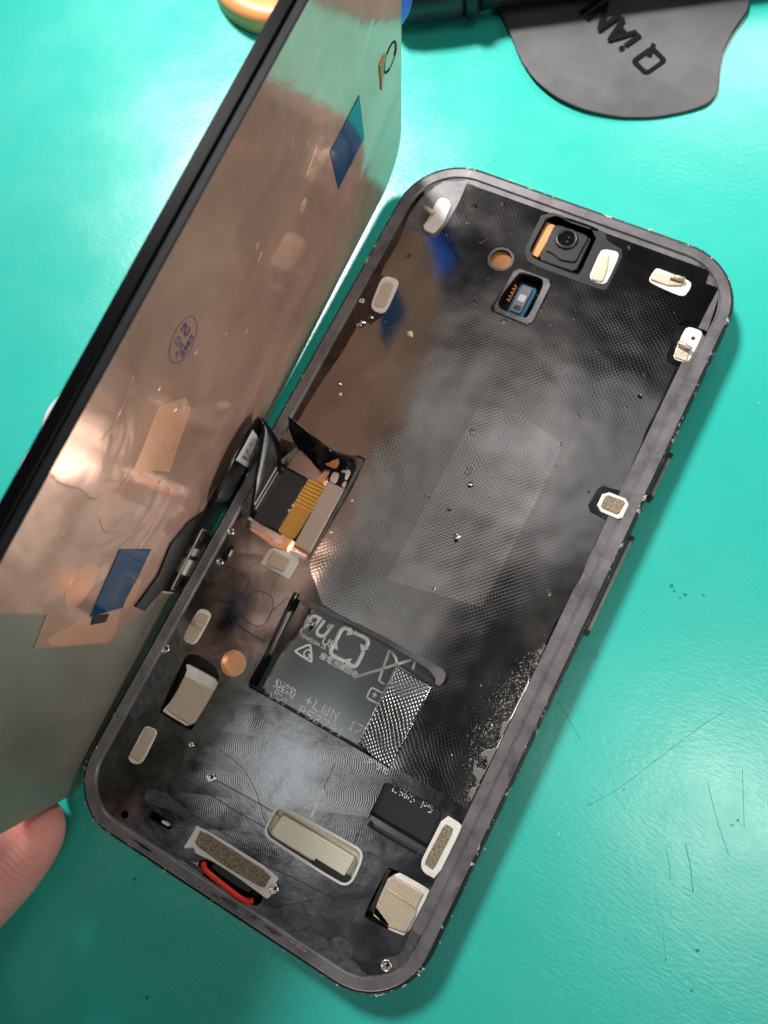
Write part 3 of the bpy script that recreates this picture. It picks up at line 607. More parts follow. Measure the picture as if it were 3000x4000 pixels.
for q in range(4):
    a = q * PI / 2; c_, s_ = math.cos(a), math.sin(a)
    def rt(x_, y_): return (34.2 + x_ * c_ - y_ * s_, 49.9 + x_ * s_ + y_ * c_)
    adopt(tube('print', [(*rt(x_, y_), z_) for x_, y_ in smooth_path([(0.55, 1.0, 0), (0.55, 2.0, 0), (1.0, 2.6, 0), (2.0, 2.6, 0), (2.6, 2.0, 0), (2.6, 1.2, 0)], 4) and [(v.x, v.y) for v in smooth_path([(-0.5, 2.75, 0), (0.6, 2.8, 0), (2.1, 2.8, 0), (2.75, 2.3, 0), (2.8, 1.4, 0)], 4)]], .42, PRINT, None, 6, False, .2), ph)
    adopt(prism('print', [rt(2.5, 0.15), rt(3.5, 1.5), rt(1.6, 1.5)], BZ, z_, PRINT), ph)
pr('\u5ee2\u96fb\u6c60\u8acb\u56de\u6536', 34.1, 46.0, 1.35, bold=.01)
for p_ in ([(37.65, 45.4), (45.6, 53.2)], [(41.16, 52.88), (41.99, 47.12), (43.5, 46.9)], [(41.62, 52.83), (42.9, 52.1), (43.63, 51.2)], [(46.3, 53.4), (46.6, 51.8)]):
    adopt(tube('print', [(a, b, z_) for a, b in p_], .27, PRINT, None, 6, False, .2), ph)
pb = rrect(41.2, 43.2, 44.2, 45.6, .6, 4); adopt(prism('print', [pb, inset(pb, .32)[::-1]], BZ, z_, PRINT), ph); pr('+', 42.5, 44.4, 1.6, bold=.05)
for a in (('%#%', 25.0, 38.4, 1.9, .9, .85), ('#%#', 25.1, 36.3, 1.5, .9, .6), ('+LWN', 31.6, 38.6, 1.9, 1.05, 1), ('17', 40.9, 38.6, 1.9, .8, 1), ('PSZ791', 31.4, 36.4, 1.7, 1.05, 1)):
    adopt(dots('dot_print', a[0], a[1], a[2], z_, a[3], DOTPRINT, None, a[4], a[5]), ph)
# flap of film over the window
adopt(prism('film_flap', [(44.03, 50.95), (51.19, 50.9), (51.25, 41.7), (51.0, 34.85), (47.4, 35.0), (43.95, 35.9), (44.08, 39.2)], DZ - 0.2, DZ + 0.25, STRIP, bevel=0.25,), ph)
# row of dots on the deck edge
adopt(dots('dot_print', 'LP75A4', 46.3, 34.6, DZ + 0.02, 1.0, DOTPRINT, None, .9, .55), ph)
# speaker opening
adopt(prism('battery_end', rrect(50.4, 26.0, 63.4, 34.0, 1.2, 5), 3.2, 5.4, BLACK, bevel=.9), ph)
adopt(prism('battery_step', rrect(50.4, 23.6, 63.4, 26.0, .8, 5), 3.2, 4.2, GLOSSBLACK, bevel=.8), ph)
adopt(dots('dot_print', 'LSW9 P5', 53.0, 32.7, 5.44, 1.3, DOTPRINT, None, .95, .6), ph)
# cream plate in the recess
rec = soft(S['creamrecess'], 1)
adopt(prism('recess_rim', [inset(rec, -.25), inset(rec, .12)[::-1]], DZ - .3, DZ + 0.1, WHITE), ph)
adopt(prism('recess_floor', inset(rec, -.1), 4.4, 5.0, CREAM), ph)
adopt(prism('motor_plate', soft(S['cream'], 1, .12), 4.9, 6.45, CREAM, bevel=0.2), ph)
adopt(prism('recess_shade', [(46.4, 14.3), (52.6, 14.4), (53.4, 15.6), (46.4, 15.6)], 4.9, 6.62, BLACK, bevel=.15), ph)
# pads: pale boss with a fabric or foam piece on it
def pad(b, p, mat2, z0=5.2, z1=None, rise=0.35, label=None, boxed=False):
    z1 = z1 or DZ + 0.15
    e = bpy.data.objects.new('contact_pad', None); COL.objects.link(e); adopt(e, ph); e.empty_display_size = .002
    if label: e['label'] = label
    o = prism('boss', soft(S[b], 1, .2), z0, z1, WHITE, bevel=0.12); o.parent = e
    if p:
        q = soft(S[p], 1, .12); pp = prism('conductive_pad', q, z1 - 0.05, z1 + rise, mat2, bevel=min(rise, .25)); pp.parent = e
    return e
pad('b_tl', None, None, z1=DZ + 0.5)
pad('b_l2', 'p_l2', FABRIC, z1=DZ + .3, rise=.15); pad('b_cam', 'p_cam', FABRIC, rise=.3); pad('b_hor', 'p_hor', FABRIC, rise=.35); pad('b_right', 'p_right', FABRIC, rise=.2)
pad('b_mid', 'p_mid', FOAM, z1=DZ + .4, rise=.15); pad('b_e', 'p_e', FABRIC, rise=.5); pad('b_g7', 'p_g7', FABRIC, rise=.4); pad('b_g9', 'p_g9', FABRIC, z0=4.5, z1=6.1, rise=.45)
pad('b_g10', 'p_g10', FABRIC, rise=.35); pad('b_bar', 'p_bar', FOAM, rise=.2); pad('b_j12', 'p_j12', FOAM, z1=DZ + .45, rise=.12); pad('b_j13', 'p_j13', FABRIC, z0=4.5, z1=6.3, rise=.45)
def curl(x0, y0, L_, r, ang):   # a rolled-up piece of fabric
    c_, s_ = math.cos(ang), math.sin(ang)
    adopt(tube('fabric_curl', [(x0 - c_ * L_ / 2, y0 - s_ * L_ / 2, DZ + .5 + r * .6), (x0, y0, DZ + .6 + r * .6), (x0 + c_ * L_ / 2, y0 + s_ * L_ / 2, DZ + .5 + r * .6)], [r * .85, r, r * .85], FABRIC, None, 10, False, .8), ph)
curl(7.6, 135.7, 2.6, .62, -.25); curl(65.2, 128.2, 2.8, .55, -.2); curl(58.6, 140.6, 2.6, .55, .15); curl(6.9, 40.3, 2.5, .45, .1)
adopt(prism('boss_hole', circ(66.0, 130.6, .38, 14), DZ + .15, DZ + .17, PIT), ph)
# pressed side shadows: fabric seam on the square pads
adopt(tube('fabric_seam', [(59.0, 17.6, 6.78), (65.1, 17.2, 6.78)], .12, FABRIC, None, 6), ph)
adopt(prism('foam_rim', [(58.1, 20.2), (58.4, 13.2), (62.3, 12.2), (62.4, 12.9), (59.2, 14.2), (58.7, 17.6), (58.8, 20.4)], 5.6, DZ + .15, BLACK, bevel=.1), ph)
# copper dots
adopt(prism('copper_disc', circ(25.75, 131.8, 2.3), 5.3, 5.75, COPPERDARK), ph)
adopt(prism('dot_collar', [circ(25.75, 131.8, 2.62), circ(25.75, 131.8, 2.14)], DZ, DZ + .1, RAIL), ph)
adopt(prism('copper_disc', circ(16.55, 37.3, 2.5), 4.9, 5.6, COPPER), ph)
adopt(prism('copper_collar', [circ(16.55, 37.3, 2.42), circ(16.55, 37.3, 2.26)], 5.0, DZ + .04, COPPER), ph)
# screws
def screw(x0, y0, r=0.78, z=DZ):
    e = bpy.data.objects.new('screw', None); COL.objects.link(e); adopt(e, ph)
    o = tube('screw_collar', [(x0 + r * math.cos(a * PI / 9), y0 + r * math.sin(a * PI / 9), z + .12) for a in range(18)], .2, STEEL, None, 8, True, 1.2); o.parent = e
    o = prism('screw_head', circ(x0 + .05, y0 - .25, r * .9, 16), z - .3, z + .18, STEEL, bevel=.15); o.parent = e
    o = prism('screw_socket', circ(x0 + .15, y0 + .15, r * .4, 6), z, z + .2, PIT); o.parent = e
    return e
for a in ((3.35, 33.4, .75), (23.1, 17.9, .75), (64.8, 7.1, .8), (3.4, 58.6, .6), (4.5, 52.6, .6), (42.4, 7.66, .7), (16.9, 21.0, .35), (4.0, 112.4, .4)): screw(*a)
adopt(prism('latch', soft([(4.0, 53.6), (4.7, 56.4), (5.6, 56.2), (5.7, 53.8), (5.0, 52.9)], 1), DZ, DZ + .4, GLOSSBLACK, bevel=.12), ph)
# red gasket and its slot
def off_z(p, z): return [(a, b, z) for a, b in p]
adopt(tube('red_gasket', smooth_path([(29.0, 4.95, 6.15), (29.6, 4.3, 6.35), (30.8, 3.95, 6.35), (34, 3.6, 6.3), (37.6, 3.35, 6.3), (39.2, 3.5, 6.25), (40.0, 4.1, 6.1)], 6), .52, RED, None, 10), ph)
adopt(prism('slot_block', soft([(30.2, 4.5), (38.8, 4.3), (39.0, 5.9), (31.0, 6.0)], 1), 4, 5.9, BLACK, bevel=.2), ph)
adopt(prism('slot_contact', soft([(18.6, 6.6), (20.4, 6.7), (20.3, 7.4), (18.6, 7.2)], 1), 4, 6.2, WHITE, bevel=.15), ph)
# front camera
cm = bpy.data.objects.new('front_camera', None); COL.objects.link(cm); adopt(cm, ph)
for o in (prism('camera_bracket', [soft([(28.9, 145.3), (42.3, 145.2), (43.0, 143.4), (47.3, 142.6), (47.6, 133.6), (46.3, 133.1), (31.2, 132.9), (29.2, 135.2)], 1, .15), soft([(30.1, 144.8), (41.0, 144.6), (41.4, 134.6), (40.4, 134.2), (31.6, 134.3), (30.1, 135.8)], 1, .15)[::-1], soft(S['b_cam'], 1, .2)[::-1]], DZ - 1, DZ + .2, BLACK, bevel=.12),
          prism('camera_flex', [(30.3, 143.6), (32.3, 143.4), (32.1, 135.6), (30.5, 135.8)], 4.6, 5.6, COPPERDARK),
          prism('camera_body', soft([(32.1, 143.9), (40.2, 144.0), (40.4, 135.2), (32.3, 135.0)], 1, .1), 3.3, 5.9, BLACK, bevel=.25),
          prism('camera_step', soft([(32.9, 143.5), (39.6, 143.5), (39.5, 137.0), (36.5, 136.4), (34.6, 137.1), (33, 137.2)], 1, .1), 5.8, 6.25, BLACK, bevel=.2),
          tube('lens_ring', [(35.75 + 1.95 * math.cos(a * PI / 14), 141.0 + 1.95 * math.sin(a * PI / 14), 6.3) for a in range(28)], .38, BLACK, None, 8, True),
          prism('lens_barrel', circ(35.75, 141.0, 1.7), 5.9, 6.3, GLOSSBLACK), prism('lens', circ(35.75, 141.0, .8), 6.3, 6.45, GLOSSBLACK, bevel=.3)): o.parent = cm
adopt(prism('camera_hood', soft([(33.4, 144.2), (40.8, 144.4), (40.6, 145.3), (33.4, 145.2)], 1), 5.8, 7.0, GLOSSBLACK, bevel=.25), ph)
# proximity sensor in its window
se = bpy.data.objects.new('proximity_sensor', None); COL.objects.link(se); adopt(se, ph)
for o in (prism('sensor_frame', [soft([(29.3, 131.2), (37.2, 131.3), (37.4, 120.9), (29.0, 120.8)], 1, .1), inset(soft(S['sensorhole'], 1), -.1)[::-1]], DZ - .5, DZ + .25, RAIL, bevel=.1),
          prism('sensor_base', soft([(31.5, 129.3), (35.0, 129.3), (35.0, 122.2), (31.5, 122.2)], 1, .08), 3.3, 5.3, BLUEGLASS, bevel=.1),
          prism('sensor_chip', soft([(31.9, 128.9), (34.2, 128.9), (34.2, 122.9), (31.9, 122.9)], 1, .08), 5.2, 5.7, GREYCHIP, bevel=.1),
          prism('sensor_eye', rrect(32.4, 125.4, 33.8, 126.9, .2, 3), 5.7, 5.74, LABELW), prism('sensor_eye', rrect(32.4, 123.3, 33.8, 124.4, .2, 3), 5.7, 5.74, BLACK),
          tube('sensor_spring', [(30.8 + .35 * math.cos(a * 1.2), 124.4 + a * .16, 5.6 + .3 * math.sin(a * 1.2)) for a in range(24)], .16, COPPERDARK, None, 6)): o.parent = se
# display connector
cn = bpy.data.objects.new('display_connector', None); COL.objects.link(cn); adopt(cn, ph)
for o in (prism('well_floor', soft(S['connhole'], 1), 4.8, 5.4, PATCH),
          prism('well_lining', [(18.2, 82.4), (20.2, 82.7), (20.45, 82.0), (20.3, 75), (20.1, 61.0), (19.75, 60.6), (19.85, 76), (19.8, 80.6), (19.0, 82)], DZ, DZ + .12, RAIL, bevel=.05),
          prism('copper_edge', S['c_cu1'], 5.2, 6.5, COPPER), prism('copper_edge', S['c_cu2'], 5.4, 6.6, COPPER),
          prism('bracket', S['c_black'], 5.3, 6.5, GLOSSBLACK, bevel=.1),
          prism('contact', soft(S['c_w1'], 1), 5.8, 6.8, BRACKET, bevel=.15), prism('contact', soft(S['c_w2'], 1), 5.8, 6.8, BRACKET, bevel=.15), prism('contact', soft(S['c_w3'], 1), 5.8, 6.8, BRACKET, bevel=.12), prism('contact', soft(S['c_w4'], 1), 5.8, 6.7, WHITE, bevel=.12)): o.parent = cn
# side keys
KEYM = plain('worn_key_metal', (0.30, 0.27, 0.25), 0.4, 0.5, var=.2)
for (ya, yb) in ((108.26, 99.37), (90.9, 71.92)):
    adopt(prism('side_button', rrect(71.0, min(ya, yb), 71.75, max(ya, yb), .3, 4), 3.4, 5.0, KEYM, bevel=.25, bottom=True), ph)
    for yy in (ya, yb): adopt(prism('button_seal', rrect(70.9, yy - .5, 71.85, yy + .5, .2, 3), 3.2, 5.1, BLACK, bottom=True), ph)
# chips on the frame
more = []
for k_ in range(46):
    rg = outline(random.choice([.25, .35, .5, .7])); i_ = random.randrange(len(rg))
    j_ = (i_ + 1) % len(rg); t_ = random.random(); px_, py_ = rg[i_][0] * (1 - t_) + rg[j_][0] * t_, rg[i_][1] * (1 - t_) + rg[j_][1] * t_
    if px_ < 1.5 and py_ > 20: continue
    more.append((px_, py_, random.uniform(.1, .26) * (1.5 if py_ < 30 else 1), 6.6))
for (x0, y0, r, z) in more + [(1.0, 12, .3, 6.9), (19.3, .35, .45, 6.2), (20.3, .3, .4, 6.2), (23.2, .2, .5, 6.1), (5.6, 3.6, .3, 6.6), (7.8, 2.2, .25, 6.6), (48.5, .1, .35, 6.0), (56, .15, .5, 5.9), (61, .9, .45, 5.9), (66.7, 4.2, .4, 6), (69.7, 10.4, .4, 6), (70.9, 19, .35, 5.8), (70.9, 24, .3, 5.8), (71, 31, .4, 5.6), (70.9, 14.5, .35, 5.9), (63.5, 1.8, .5, 5.8), (52, .1, .3, 6), (40, .1, .35, 6), (20, 148.8, .5, 6.6), (50, 148.6, .6, 6.6), (52.6, 148.7, .45, 6.7), (57, 147.8, .3, 6.9)]:
    V = [(x0 + r * random.uniform(.4, 1.4) * math.cos(a), y0 + .5 * r * random.uniform(.4, 1.4) * math.sin(a), z + random.uniform(0, .25)) for a in [i * PI / 4 for i in range(8)]] + [(x0, y0, z + .45)]
    adopt(link('frame_chip', V, [(i, (i + 1) % 8, 8) for i in range(8)], WHITE), ph)

# ------------------------------------------------------------------ the lifted display
O_ = Vector((-1.0, 0.67218563, 0.56347592)); U_ = Vector((0.14257268, -0.02266907, 0.98952471)); V_ = Vector((-0.0268, 0.9993, 0.0250)).normalized(); Nn = -U_.cross(V_)   # Nn points to the phone
def pan(a, b, c): q = O_ + U_ * a + V_ * b + Nn * c; return (q.x, q.y, q.z)
dp = thing('display_panel', 'lifted display assembly standing on edge, copper foil back with blue tapes', 'phone screen', tuple(O_))
def P_(name, loops, c0, c1, mat, bevel=0.0, parent=dp, smat=None):
    return adopt(prism(name, loops, c0, c1, mat, bevel=bevel, xf=pan, bottom=True, side_mat=smat), parent)
WP, LP = 67.0, 146.0
chole = circ(34.2, 141.4, 1.75, 24)
PR = (9, 9.5, 9.5, 1.6)
P_('glass', [rrect4(-.2, -.2, WP + .3, LP + .3, PR), chole], -3.1, -1.3, BEZELBLK, bevel=.2)
P_('side_band', [rrect4(0, 0, WP - .05, LP - .05, PR), circ(34.2, 141.4, 2.0, 24)], -1.3, -.12, BEZELGRY)
cu = [(67, 38.0), (50.2, 37.9), (48.75, 32.9), (30, 32.75), (21.4, 32.5), (19.5, 35.8), (15.8, 38.4), (.25, 43), (.1, 45)]
body = rrect4(.1, .1, WP - .15, LP - .15, PR)
P_('back_plate', [body, circ(34.2, 141.4, 2.15, 24)], -.12, 0.0, OLIVE, smat=BEZELGRY)
cufull = [p for p in rrect(.15, 36, WP - .15, LP - .15, 10, 12) if p[1] > 47] 
# order the copper outline: along the rounded top then down the lower edge
low_ = [(.15, 44.5), (15.8, 38.4), (19.5, 35.8), (21.4, 32.5), (48.75, 32.9), (50.2, 37.9), (WP - .15, 38.0)]
cufull = sorted(cufull, key=lambda p: math.atan2(p[1] - 60, p[0] - WP / 2))
P_('copper_foil', [cufull + low_, circ(34.2, 141.4, 2.6, 24)[::-1]], 0.0, 0.08, CUFOIL, smat=BEZELGRY)
# creases, bubbles and overlaps in the foil
P_('foil_strip', [(39.6, 72), (43, 72.6), (49.7, 69.1), (47.4, 59.8), (35.2, 62.2)], .08, .13, CUFOIL2, .04)
P_('foil_strip', [(47.6, 59.8), (22.4, 59.6), (26, 57.4), (37, 55.9), (48, 55.8)], .08, .12, CUFOIL, .04)
P_('foil_fold', [(35, 38.4), (46.5, 34), (44, 33.1), (24, 32.8), (22.6, 34.5), (26, 38.8)], .08, .11, CUFOIL2, .03)
P_('foil_dot', circ(44.6, 42.3, 3.6, 24), .08, .14, CUFOIL2, .05)
P_('foil_dot', soft([(26.2, 44.6), (23.4, 44.5), (22.9, 40), (25.2, 38.6), (26.4, 40)], 2), .08, .3, CUFOIL2, .1)
def crease(pts, wd, m_=CUFOIL2):
    adopt(tube('foil_crease', [pan(a, b, .09) for a, b in [(v.x, v.y) for v in smooth_path([(x_, y_, 0) for x_, y_ in pts], 5)]], wd, m_, None, 6, False, .5), dp)
crease([(66.2, 54.9), (63.6, 54.4), (58, 54.6), (54.2, 54.1), (50, 56), (45.1, 57.4)], .12); crease([(43.7, 118), (43.7, 115.6), (41.85, 111.35)], .09); crease([(43.7, 97.2), (43, 95.9)], .12)
crease([(60.5, 70), (59, 65), (60, 61)], .07); crease([(33, 60), (28, 58.4), (22.4, 59.6)], .1); crease([(50, 52), (46, 50.4), (42, 51)], .08); crease([(54, 57), (50, 57.6), (48, 60)], .1)
for (a, b, r) in [(41, 113, 1.0), (37.5, 109.6, 1.3), (33, 103, .8), (46, 97, .6), (47.5, 78.5, .5), (52.3, 71, .6), (44.3, 70.6, 1.1), (41.6, 71.6, .8), (57, 48.6, .5), (29.7, 137.2, .5), (60, 136, .5), (37, 60, .5), (34, 88, .4), (41, 84.5, .35), (49, 127, .35)]:
    V, F = [pan(a, b, .08 + r * .22)], []
    for rr_, zz in ((.5, .16), (1, 0)):
        for j in range(12): t = 2 * PI * j / 12; V.append(pan(a + r * rr_ * random.uniform(.8, 1.15) * math.cos(t), b + r * rr_ * random.uniform(.8, 1.15) * math.sin(t), .08 + r * zz))
    for j in range(12): F += [(0, 1 + j, 1 + (j + 1) % 12), (1 + j, 13 + j, 13 + (j + 1) % 12, 1 + (j + 1) % 12)]
    adopt(link('foil_bubble', V, F, CUFOIL2, None, True), dp)
P_('foil_tear', ragged([(37.4, 139.2), (37.0, 137.2), (35.0, 137.3), (31, 137.5), (33, 138.2), (35.6, 138.9), (36.4, 140)], .7, .12), .08, .3, COPPERDARK, .05)
adopt(tube('camera_hole_rim', [pan(34.2 + 2.35 * math.cos(t * PI / 18), 141.4 + 2.35 * math.sin(t * PI / 18), .08) for t in range(-17, 14)], .16, BEZELBLK, None, 6), dp)
P_('blue_tape', [(38.6, 129.9), (27.3, 130.5), (26.9, 119.9), (38.3, 119.2)], .08, .2, BLUE, .03)
P_('blue_tape', [(38.5, 48.5), (26.7, 49.7), (25.5, 39.3), (36.6, 37.5)], .16, .28, BLUE, .03)
P_('black_tab', [(35.6, 37.7), (30.0, 38.0), (29.8, 36.6), (34.7, 36.2)], .14, .3, BLACK, .05)
# stamp
adopt(tube('stamp_ring', [pan(53.0 + 3.35 * math.cos(t * PI / 20), 78.1 + 3.35 * math.sin(t * PI / 20), .08) for t in range(40)], .11, INK, None, 5, True, .5), dp)
# text reads along +b, with its top towards high a
def stx(x_, y_, z_): return pan(x_, y_, z_)
def stamp(s_, a, b, size, bold=0.03): adopt(text('stamp_text', s_, a, b, .1, size, INK, None, rot=PI / 2 + PI, xf=stx, bold=bold), dp)
stamp('S', 53.7, 79.3, 3.6, .08); stamp('G', 54.3, 77.4, 2.0); stamp('KA', 52.6, 76.7, 1.7); stamp('EM8', 51.0, 78.0, 1.9)
# flex cable on the panel, then folding over into the phone
def OP(a, b, c): return Vector(pan(a, b, c))
BROWN = plain('brown_flex', (0.16, 0.055, 0.018), 0.35)
fc = bpy.data.objects.new('flex_cable', None); COL.objects.link(fc); adopt(fc, dp)
cb = prism('cable_base', [(.3, 42.6), (11.8, 42.7), (15.2, 38.6), (20.8, 39.4), (17.6, 45.4), (19.3, 51.5), (16.4, 56.0), (11.2, 59.2), (10.9, 64.2), (.3, 64.2)], .12, .45, CABLE, bevel=.1, bottom=True, xf=pan); cb.parent = fc
br = rrect(.4, 43.2, 7.2, 56.2, .3, 3)
for o in (prism('component_frame', [br, inset(br, .14)[::-1]], .45, .6, LABELW, bevel=.08, xf=pan),
          prism('component_bed', inset(br, .14), .45, .55, BROWN, xf=pan),
          prism('component', rrect(1, 46.6, 6.4, 49.8, .3, 3), .6, 1.2, WHITE, bevel=.1, xf=pan), prism('component', rrect(1, 50.6, 6.6, 52.2, .2, 3), .6, 1.0, LABELW, bevel=.1, xf=pan),
          prism('component', rrect(1, 53.4, 6.4, 55.6, .3, 3), .6, 1.1, BLACK, bevel=.1, xf=pan), prism('component', rrect(1.0, 43.9, 6.4, 45.6, .3, 3), .6, 1.0, BLACK, bevel=.1, xf=pan),
          prism('cable_clamp', rrect(.3, 42.5, 11.5, 42.8, .1, 2), .45, .7, LABELW, bevel=.08, xf=pan)): o.parent = fc
def sheet(name, rows, thick, mat, parent, sub=8, cols=6):
    """a bent sheet through rows of (left, right) points"""
    A = smooth_path([r[0] for r in rows], sub); B = smooth_path([r[1] for r in rows], sub)
    V, F = [], []; n_ = len(A); c_ = cols + 1
    top = [[A[i].lerp(B[i], j / cols) for j in range(c_)] for i in range(n_)]
    nrm = []
    for i in range(n_):
        row = []
        for j in range(c_):
            t1 = top[min(i + 1, n_ - 1)][j] - top[max(i - 1, 0)][j]; t2 = top[i][min(j + 1, c_ - 1)] - top[i][max(j - 1, 0)]
            q = t1.cross(t2); row.append(q.normalized() if q.length > 1e-9 else Vector((0, 0, 1)))
        nrm.append(row)
    for s_ in (.5, -.5):
        for i in range(n_):
            for j in range(c_): V.append(tuple(top[i][j] + nrm[i][j] * thick * s_))
    o_ = n_ * c_
    for i in range(n_ - 1):
        for j in range(cols):
            q = (i * c_ + j, i * c_ + j + 1, (i + 1) * c_ + j + 1, (i + 1) * c_ + j); F.append(q); F.append(tuple(o_ + x_ for x_ in q[::-1]))
    for i in range(n_ - 1):
        for j in (0, cols): q = (i * c_ + j, (i + 1) * c_ + j, o_ + (i + 1) * c_ + j, o_ + i * c_ + j); F.append(q)
    for j in range(cols):
        for i in (0, n_ - 1): F.append((i * c_ + j, i * c_ + j + 1, o_ + i * c_ + j + 1, o_ + i * c_ + j))
    o = link(name, V, F, mat, None, True); o.parent = parent; return o
rows = [((0, 61.0), (9.5, 61.0))]
ca = [(OP(10.4, 60.5, .5), OP(.6, 60.5, .5)), (Vector((1.0, 62.8, 15.5)), Vector((0.1, 63.6, 5.6))), (Vector((1.3, 66.2, 17.0)), Vector((.2, 67.2, 6.0))), (Vector((1.6, 69.8, 18.0)), Vector((0.3, 70.6, 6.8))),
      (Vector((1.5, 74, 18.0)), Vector((0.4, 74.4, 7.4))), (Vector((1.1, 77.8, 17.0)), Vector((0.8, 77.0, 8.8))), (Vector((0.6, 80.0, 15.2)), Vector((2.2, 77.0, 11.5)))]
sheet('cable_strip', ca, .18, CABLE, fc)
cb2 = [(Vector((0.6, 80.1, 15.2)), Vector((1.6, 76.8, 12.0))), (Vector((1.9, 79.9, 14.6)), Vector((2.9, 73.5, 11.4))), (Vector((3.4, 79.0, 12.4)), Vector((3.9, 69.5, 10.0))), (Vector((4.9, 77.8, 9.6)), Vector((4.9, 65.8, 8.6))),
       (Vector((6.0, 75.2, 7.6)), Vector((5.8, 63.0, 7.4))), (Vector((8.5, 74.8, 7.1)), Vector((8.5, 62.7, 7.0))), (Vector((12.1, 74.6, 7.0)), Vector((12.0, 62.6, 6.95)))]
sheet('cable_end', cb2, .2, CABLE, fc)
PADM = plain('soft_black_pad', (0.022, 0.022, 0.024), 0.55, var=0.3, nscale=150)
for o in (prism('cable_pad', [(6.3, 74.4), (11.9, 74.3), (12.1, 71), (11.8, 62.9), (6.2, 62.8)], 7.12, 7.3, PADM, bevel=.1),
          prism('gold_flex', soft(S['c_gold'], 1, .1), 6.6, 7.15, GOLD, bevel=.15),
          prism('stiffener_plate', rrect(16.3, 62.0, 19.75, 75.3, .35, 4), 6.9, 7.75, TAN, bevel=.12),
          prism('stiffener_backing', rrect(16.2, 61.5, 19.7, 62.4, .2, 3), 6.7, 7.3, COPPERDARK, bevel=.08)): o.parent = fc
for (x0, y0) in ((12.6, 69.9), (12.2, 68.6), (12.0, 67.4)):
    o = prism('solder_dot', circ(x0, y0, .28, 10), 7.1, 7.45, BRACKET, bevel=.15); o.parent = fc
# label on the cable
lab = sheet('cable_label', [(Vector((2.0, 70.4, 17.4)), Vector((0.75, 71.2, 7.6))), (Vector((1.95, 74, 17.2)), Vector((0.85, 74.4, 8.0))), (Vector((1.6, 77.0, 16.6)), Vector((1.2, 76.6, 9.2)))], .12, LABELW, fc)
def labx(x_, y_, z_):
    t = (y_ - 70) / 7; a = Vector((1.95, 70.8, 16.4)).lerp(Vector((1.75, 76.6, 15.8)), t); b = Vector((1.1, 71.4, 9.0)).lerp(Vector((1.3, 76.4, 10.0)), t)
    q = a.lerp(b, 1 - x_); q.x += .35 + z_; return tuple(q)
V, F = [], []
for i in range(16):
    for j in range(10):
        if random.random() < .52:
            y_, x_ = 70.9 + i * .36, .06 + j * .088; b_ = len(V)
            for dx_, dy_ in ((0, 0), (.08, 0), (.08, .33), (0, .33)): V.append(labx(x_ + dx_, y_ + dy_ * random.uniform(.5, 1), 0))
            F.append((b_, b_ + 1, b_ + 2, b_ + 3))
o = link('label_code', V, F, LABELINK, fc)
# black peeled flap over the connector
flp = sheet('peeled_tape', [(Vector((4.84, 82.9, 13.0)), Vector((5.4, 80.9, 10.0))), (Vector((7.6, 82.5, 11.6)), Vector((7.0, 79.4, 7.8))), (Vector((11.2, 81.9, 10.3)), Vector((10.0, 78.5, 7.3))),
        (Vector((14.4, 81.3, 9.6)), Vector((13.2, 77.2, 7.1))), (Vector((16.6, 80.9, 8.0)), Vector((16.1, 78.4, 7.2))), (Vector((18.6, 80.9, 7.0)), Vector((18.3, 79.4, 6.9)))], .12, GLOSSBLACK, cn)
o = prism('copper_scrap', soft([(13.9, 78.3), (16.6, 78.4), (16.5, 80.4), (14.7, 81.0), (15.2, 79.4)], 1), 7.6, 8.2, COPPERDARK, bevel=.1); o.parent = cn
# protective film tab hanging off the display's top end
tb = bpy.data.objects.new('protective_film', None); COL.objects.link(tb); adopt(tb, dp)
o = prism('clear_strip', [(31.5, 145.5), (32.3, 148.9), (40.9, 148.3), (52, 148.3), (52, 145.5)], -1.6, -1.5, CLEAR, bottom=True, xf=pan); o.parent = tb
o = prism('pull_tab', soft([(32.3, 148.9), (31.8, 152.4), (33.8, 153.9), (52, 154.4), (52, 148.3), (40.9, 148.3)], 1, .15), -1.6, -1.45, BLUETAB, bottom=True, xf=pan); o.parent = tb

# ------------------------------------------------------------------ things lying on the mat
lid = thing('round_lid', 'round orange plastic lid behind the lifted display', 'lid', (-56, 188.5, 0))
def lathe(name, prof, mat, parent, k=48, loc=(0, 0, 0)):
    V, F = [], []
    for r, z in prof: V += [(loc[0] + r * math.cos(2 * PI * j / k), loc[1] + r * math.sin(2 * PI * j / k), loc[2] + z) for j in range(k)]
    for i in range(len(prof) - 1):
        for j in range(k): F.append((i * k + j, i * k + (j + 1) % k, (i + 1) * k + (j + 1) % k, (i + 1) * k + j))
    F.append(tuple(range(k))[::-1]); F.append(tuple(range((len(prof) - 1) * k, len(prof) * k)))
    o = link(name, V, F, mat, None, True); o.parent = parent; return o
lathe('lid_body', [(20.8, 0), (21.5, .8), (21.5, 4.2), (20.9, 5.4), (19.6, 6.0), (17.0, 6.1), (16.4, 5.6), (14, 5.5)], ORANGE, lid)
pry = thing('pry_blade', 'thin grey steel pry blade with a black logo lying on the mat', 'pry tool', (20, 200, 0))
lf = S['leaf'] + [(44.5, 222), (38, 236), (24, 244), (8, 240), (-6, 224), (-9, 205)]
lf2 = soft(lf, 2, .2)
zz = lambda x_, y_, z_: (x_, y_, z_ + 0.9 + 0.35 * math.sin(x_ * .11) + .3 * math.cos(y_ * .09) - .1)
adopt(prism('blade', lf2, 0.0, .45, LEAF, bevel=.2, bottom=True, xf=zz), pry)
ang = math.radians(152)
def lg(x_, y_, z_): return zz(x_, y_, z_)
qo = rrect(-2.7, -3.0, 2.7, 3.0, 1.2, 4); qi = rrect(-1.55, -1.9, 1.55, 1.9, .5, 4)
def qx(x_, y_, z_): return lg(33.0 + x_ * math.cos(ang) - y_ * math.sin(ang), 190.4 + x_ * math.sin(ang) + y_ * math.cos(ang), z_)
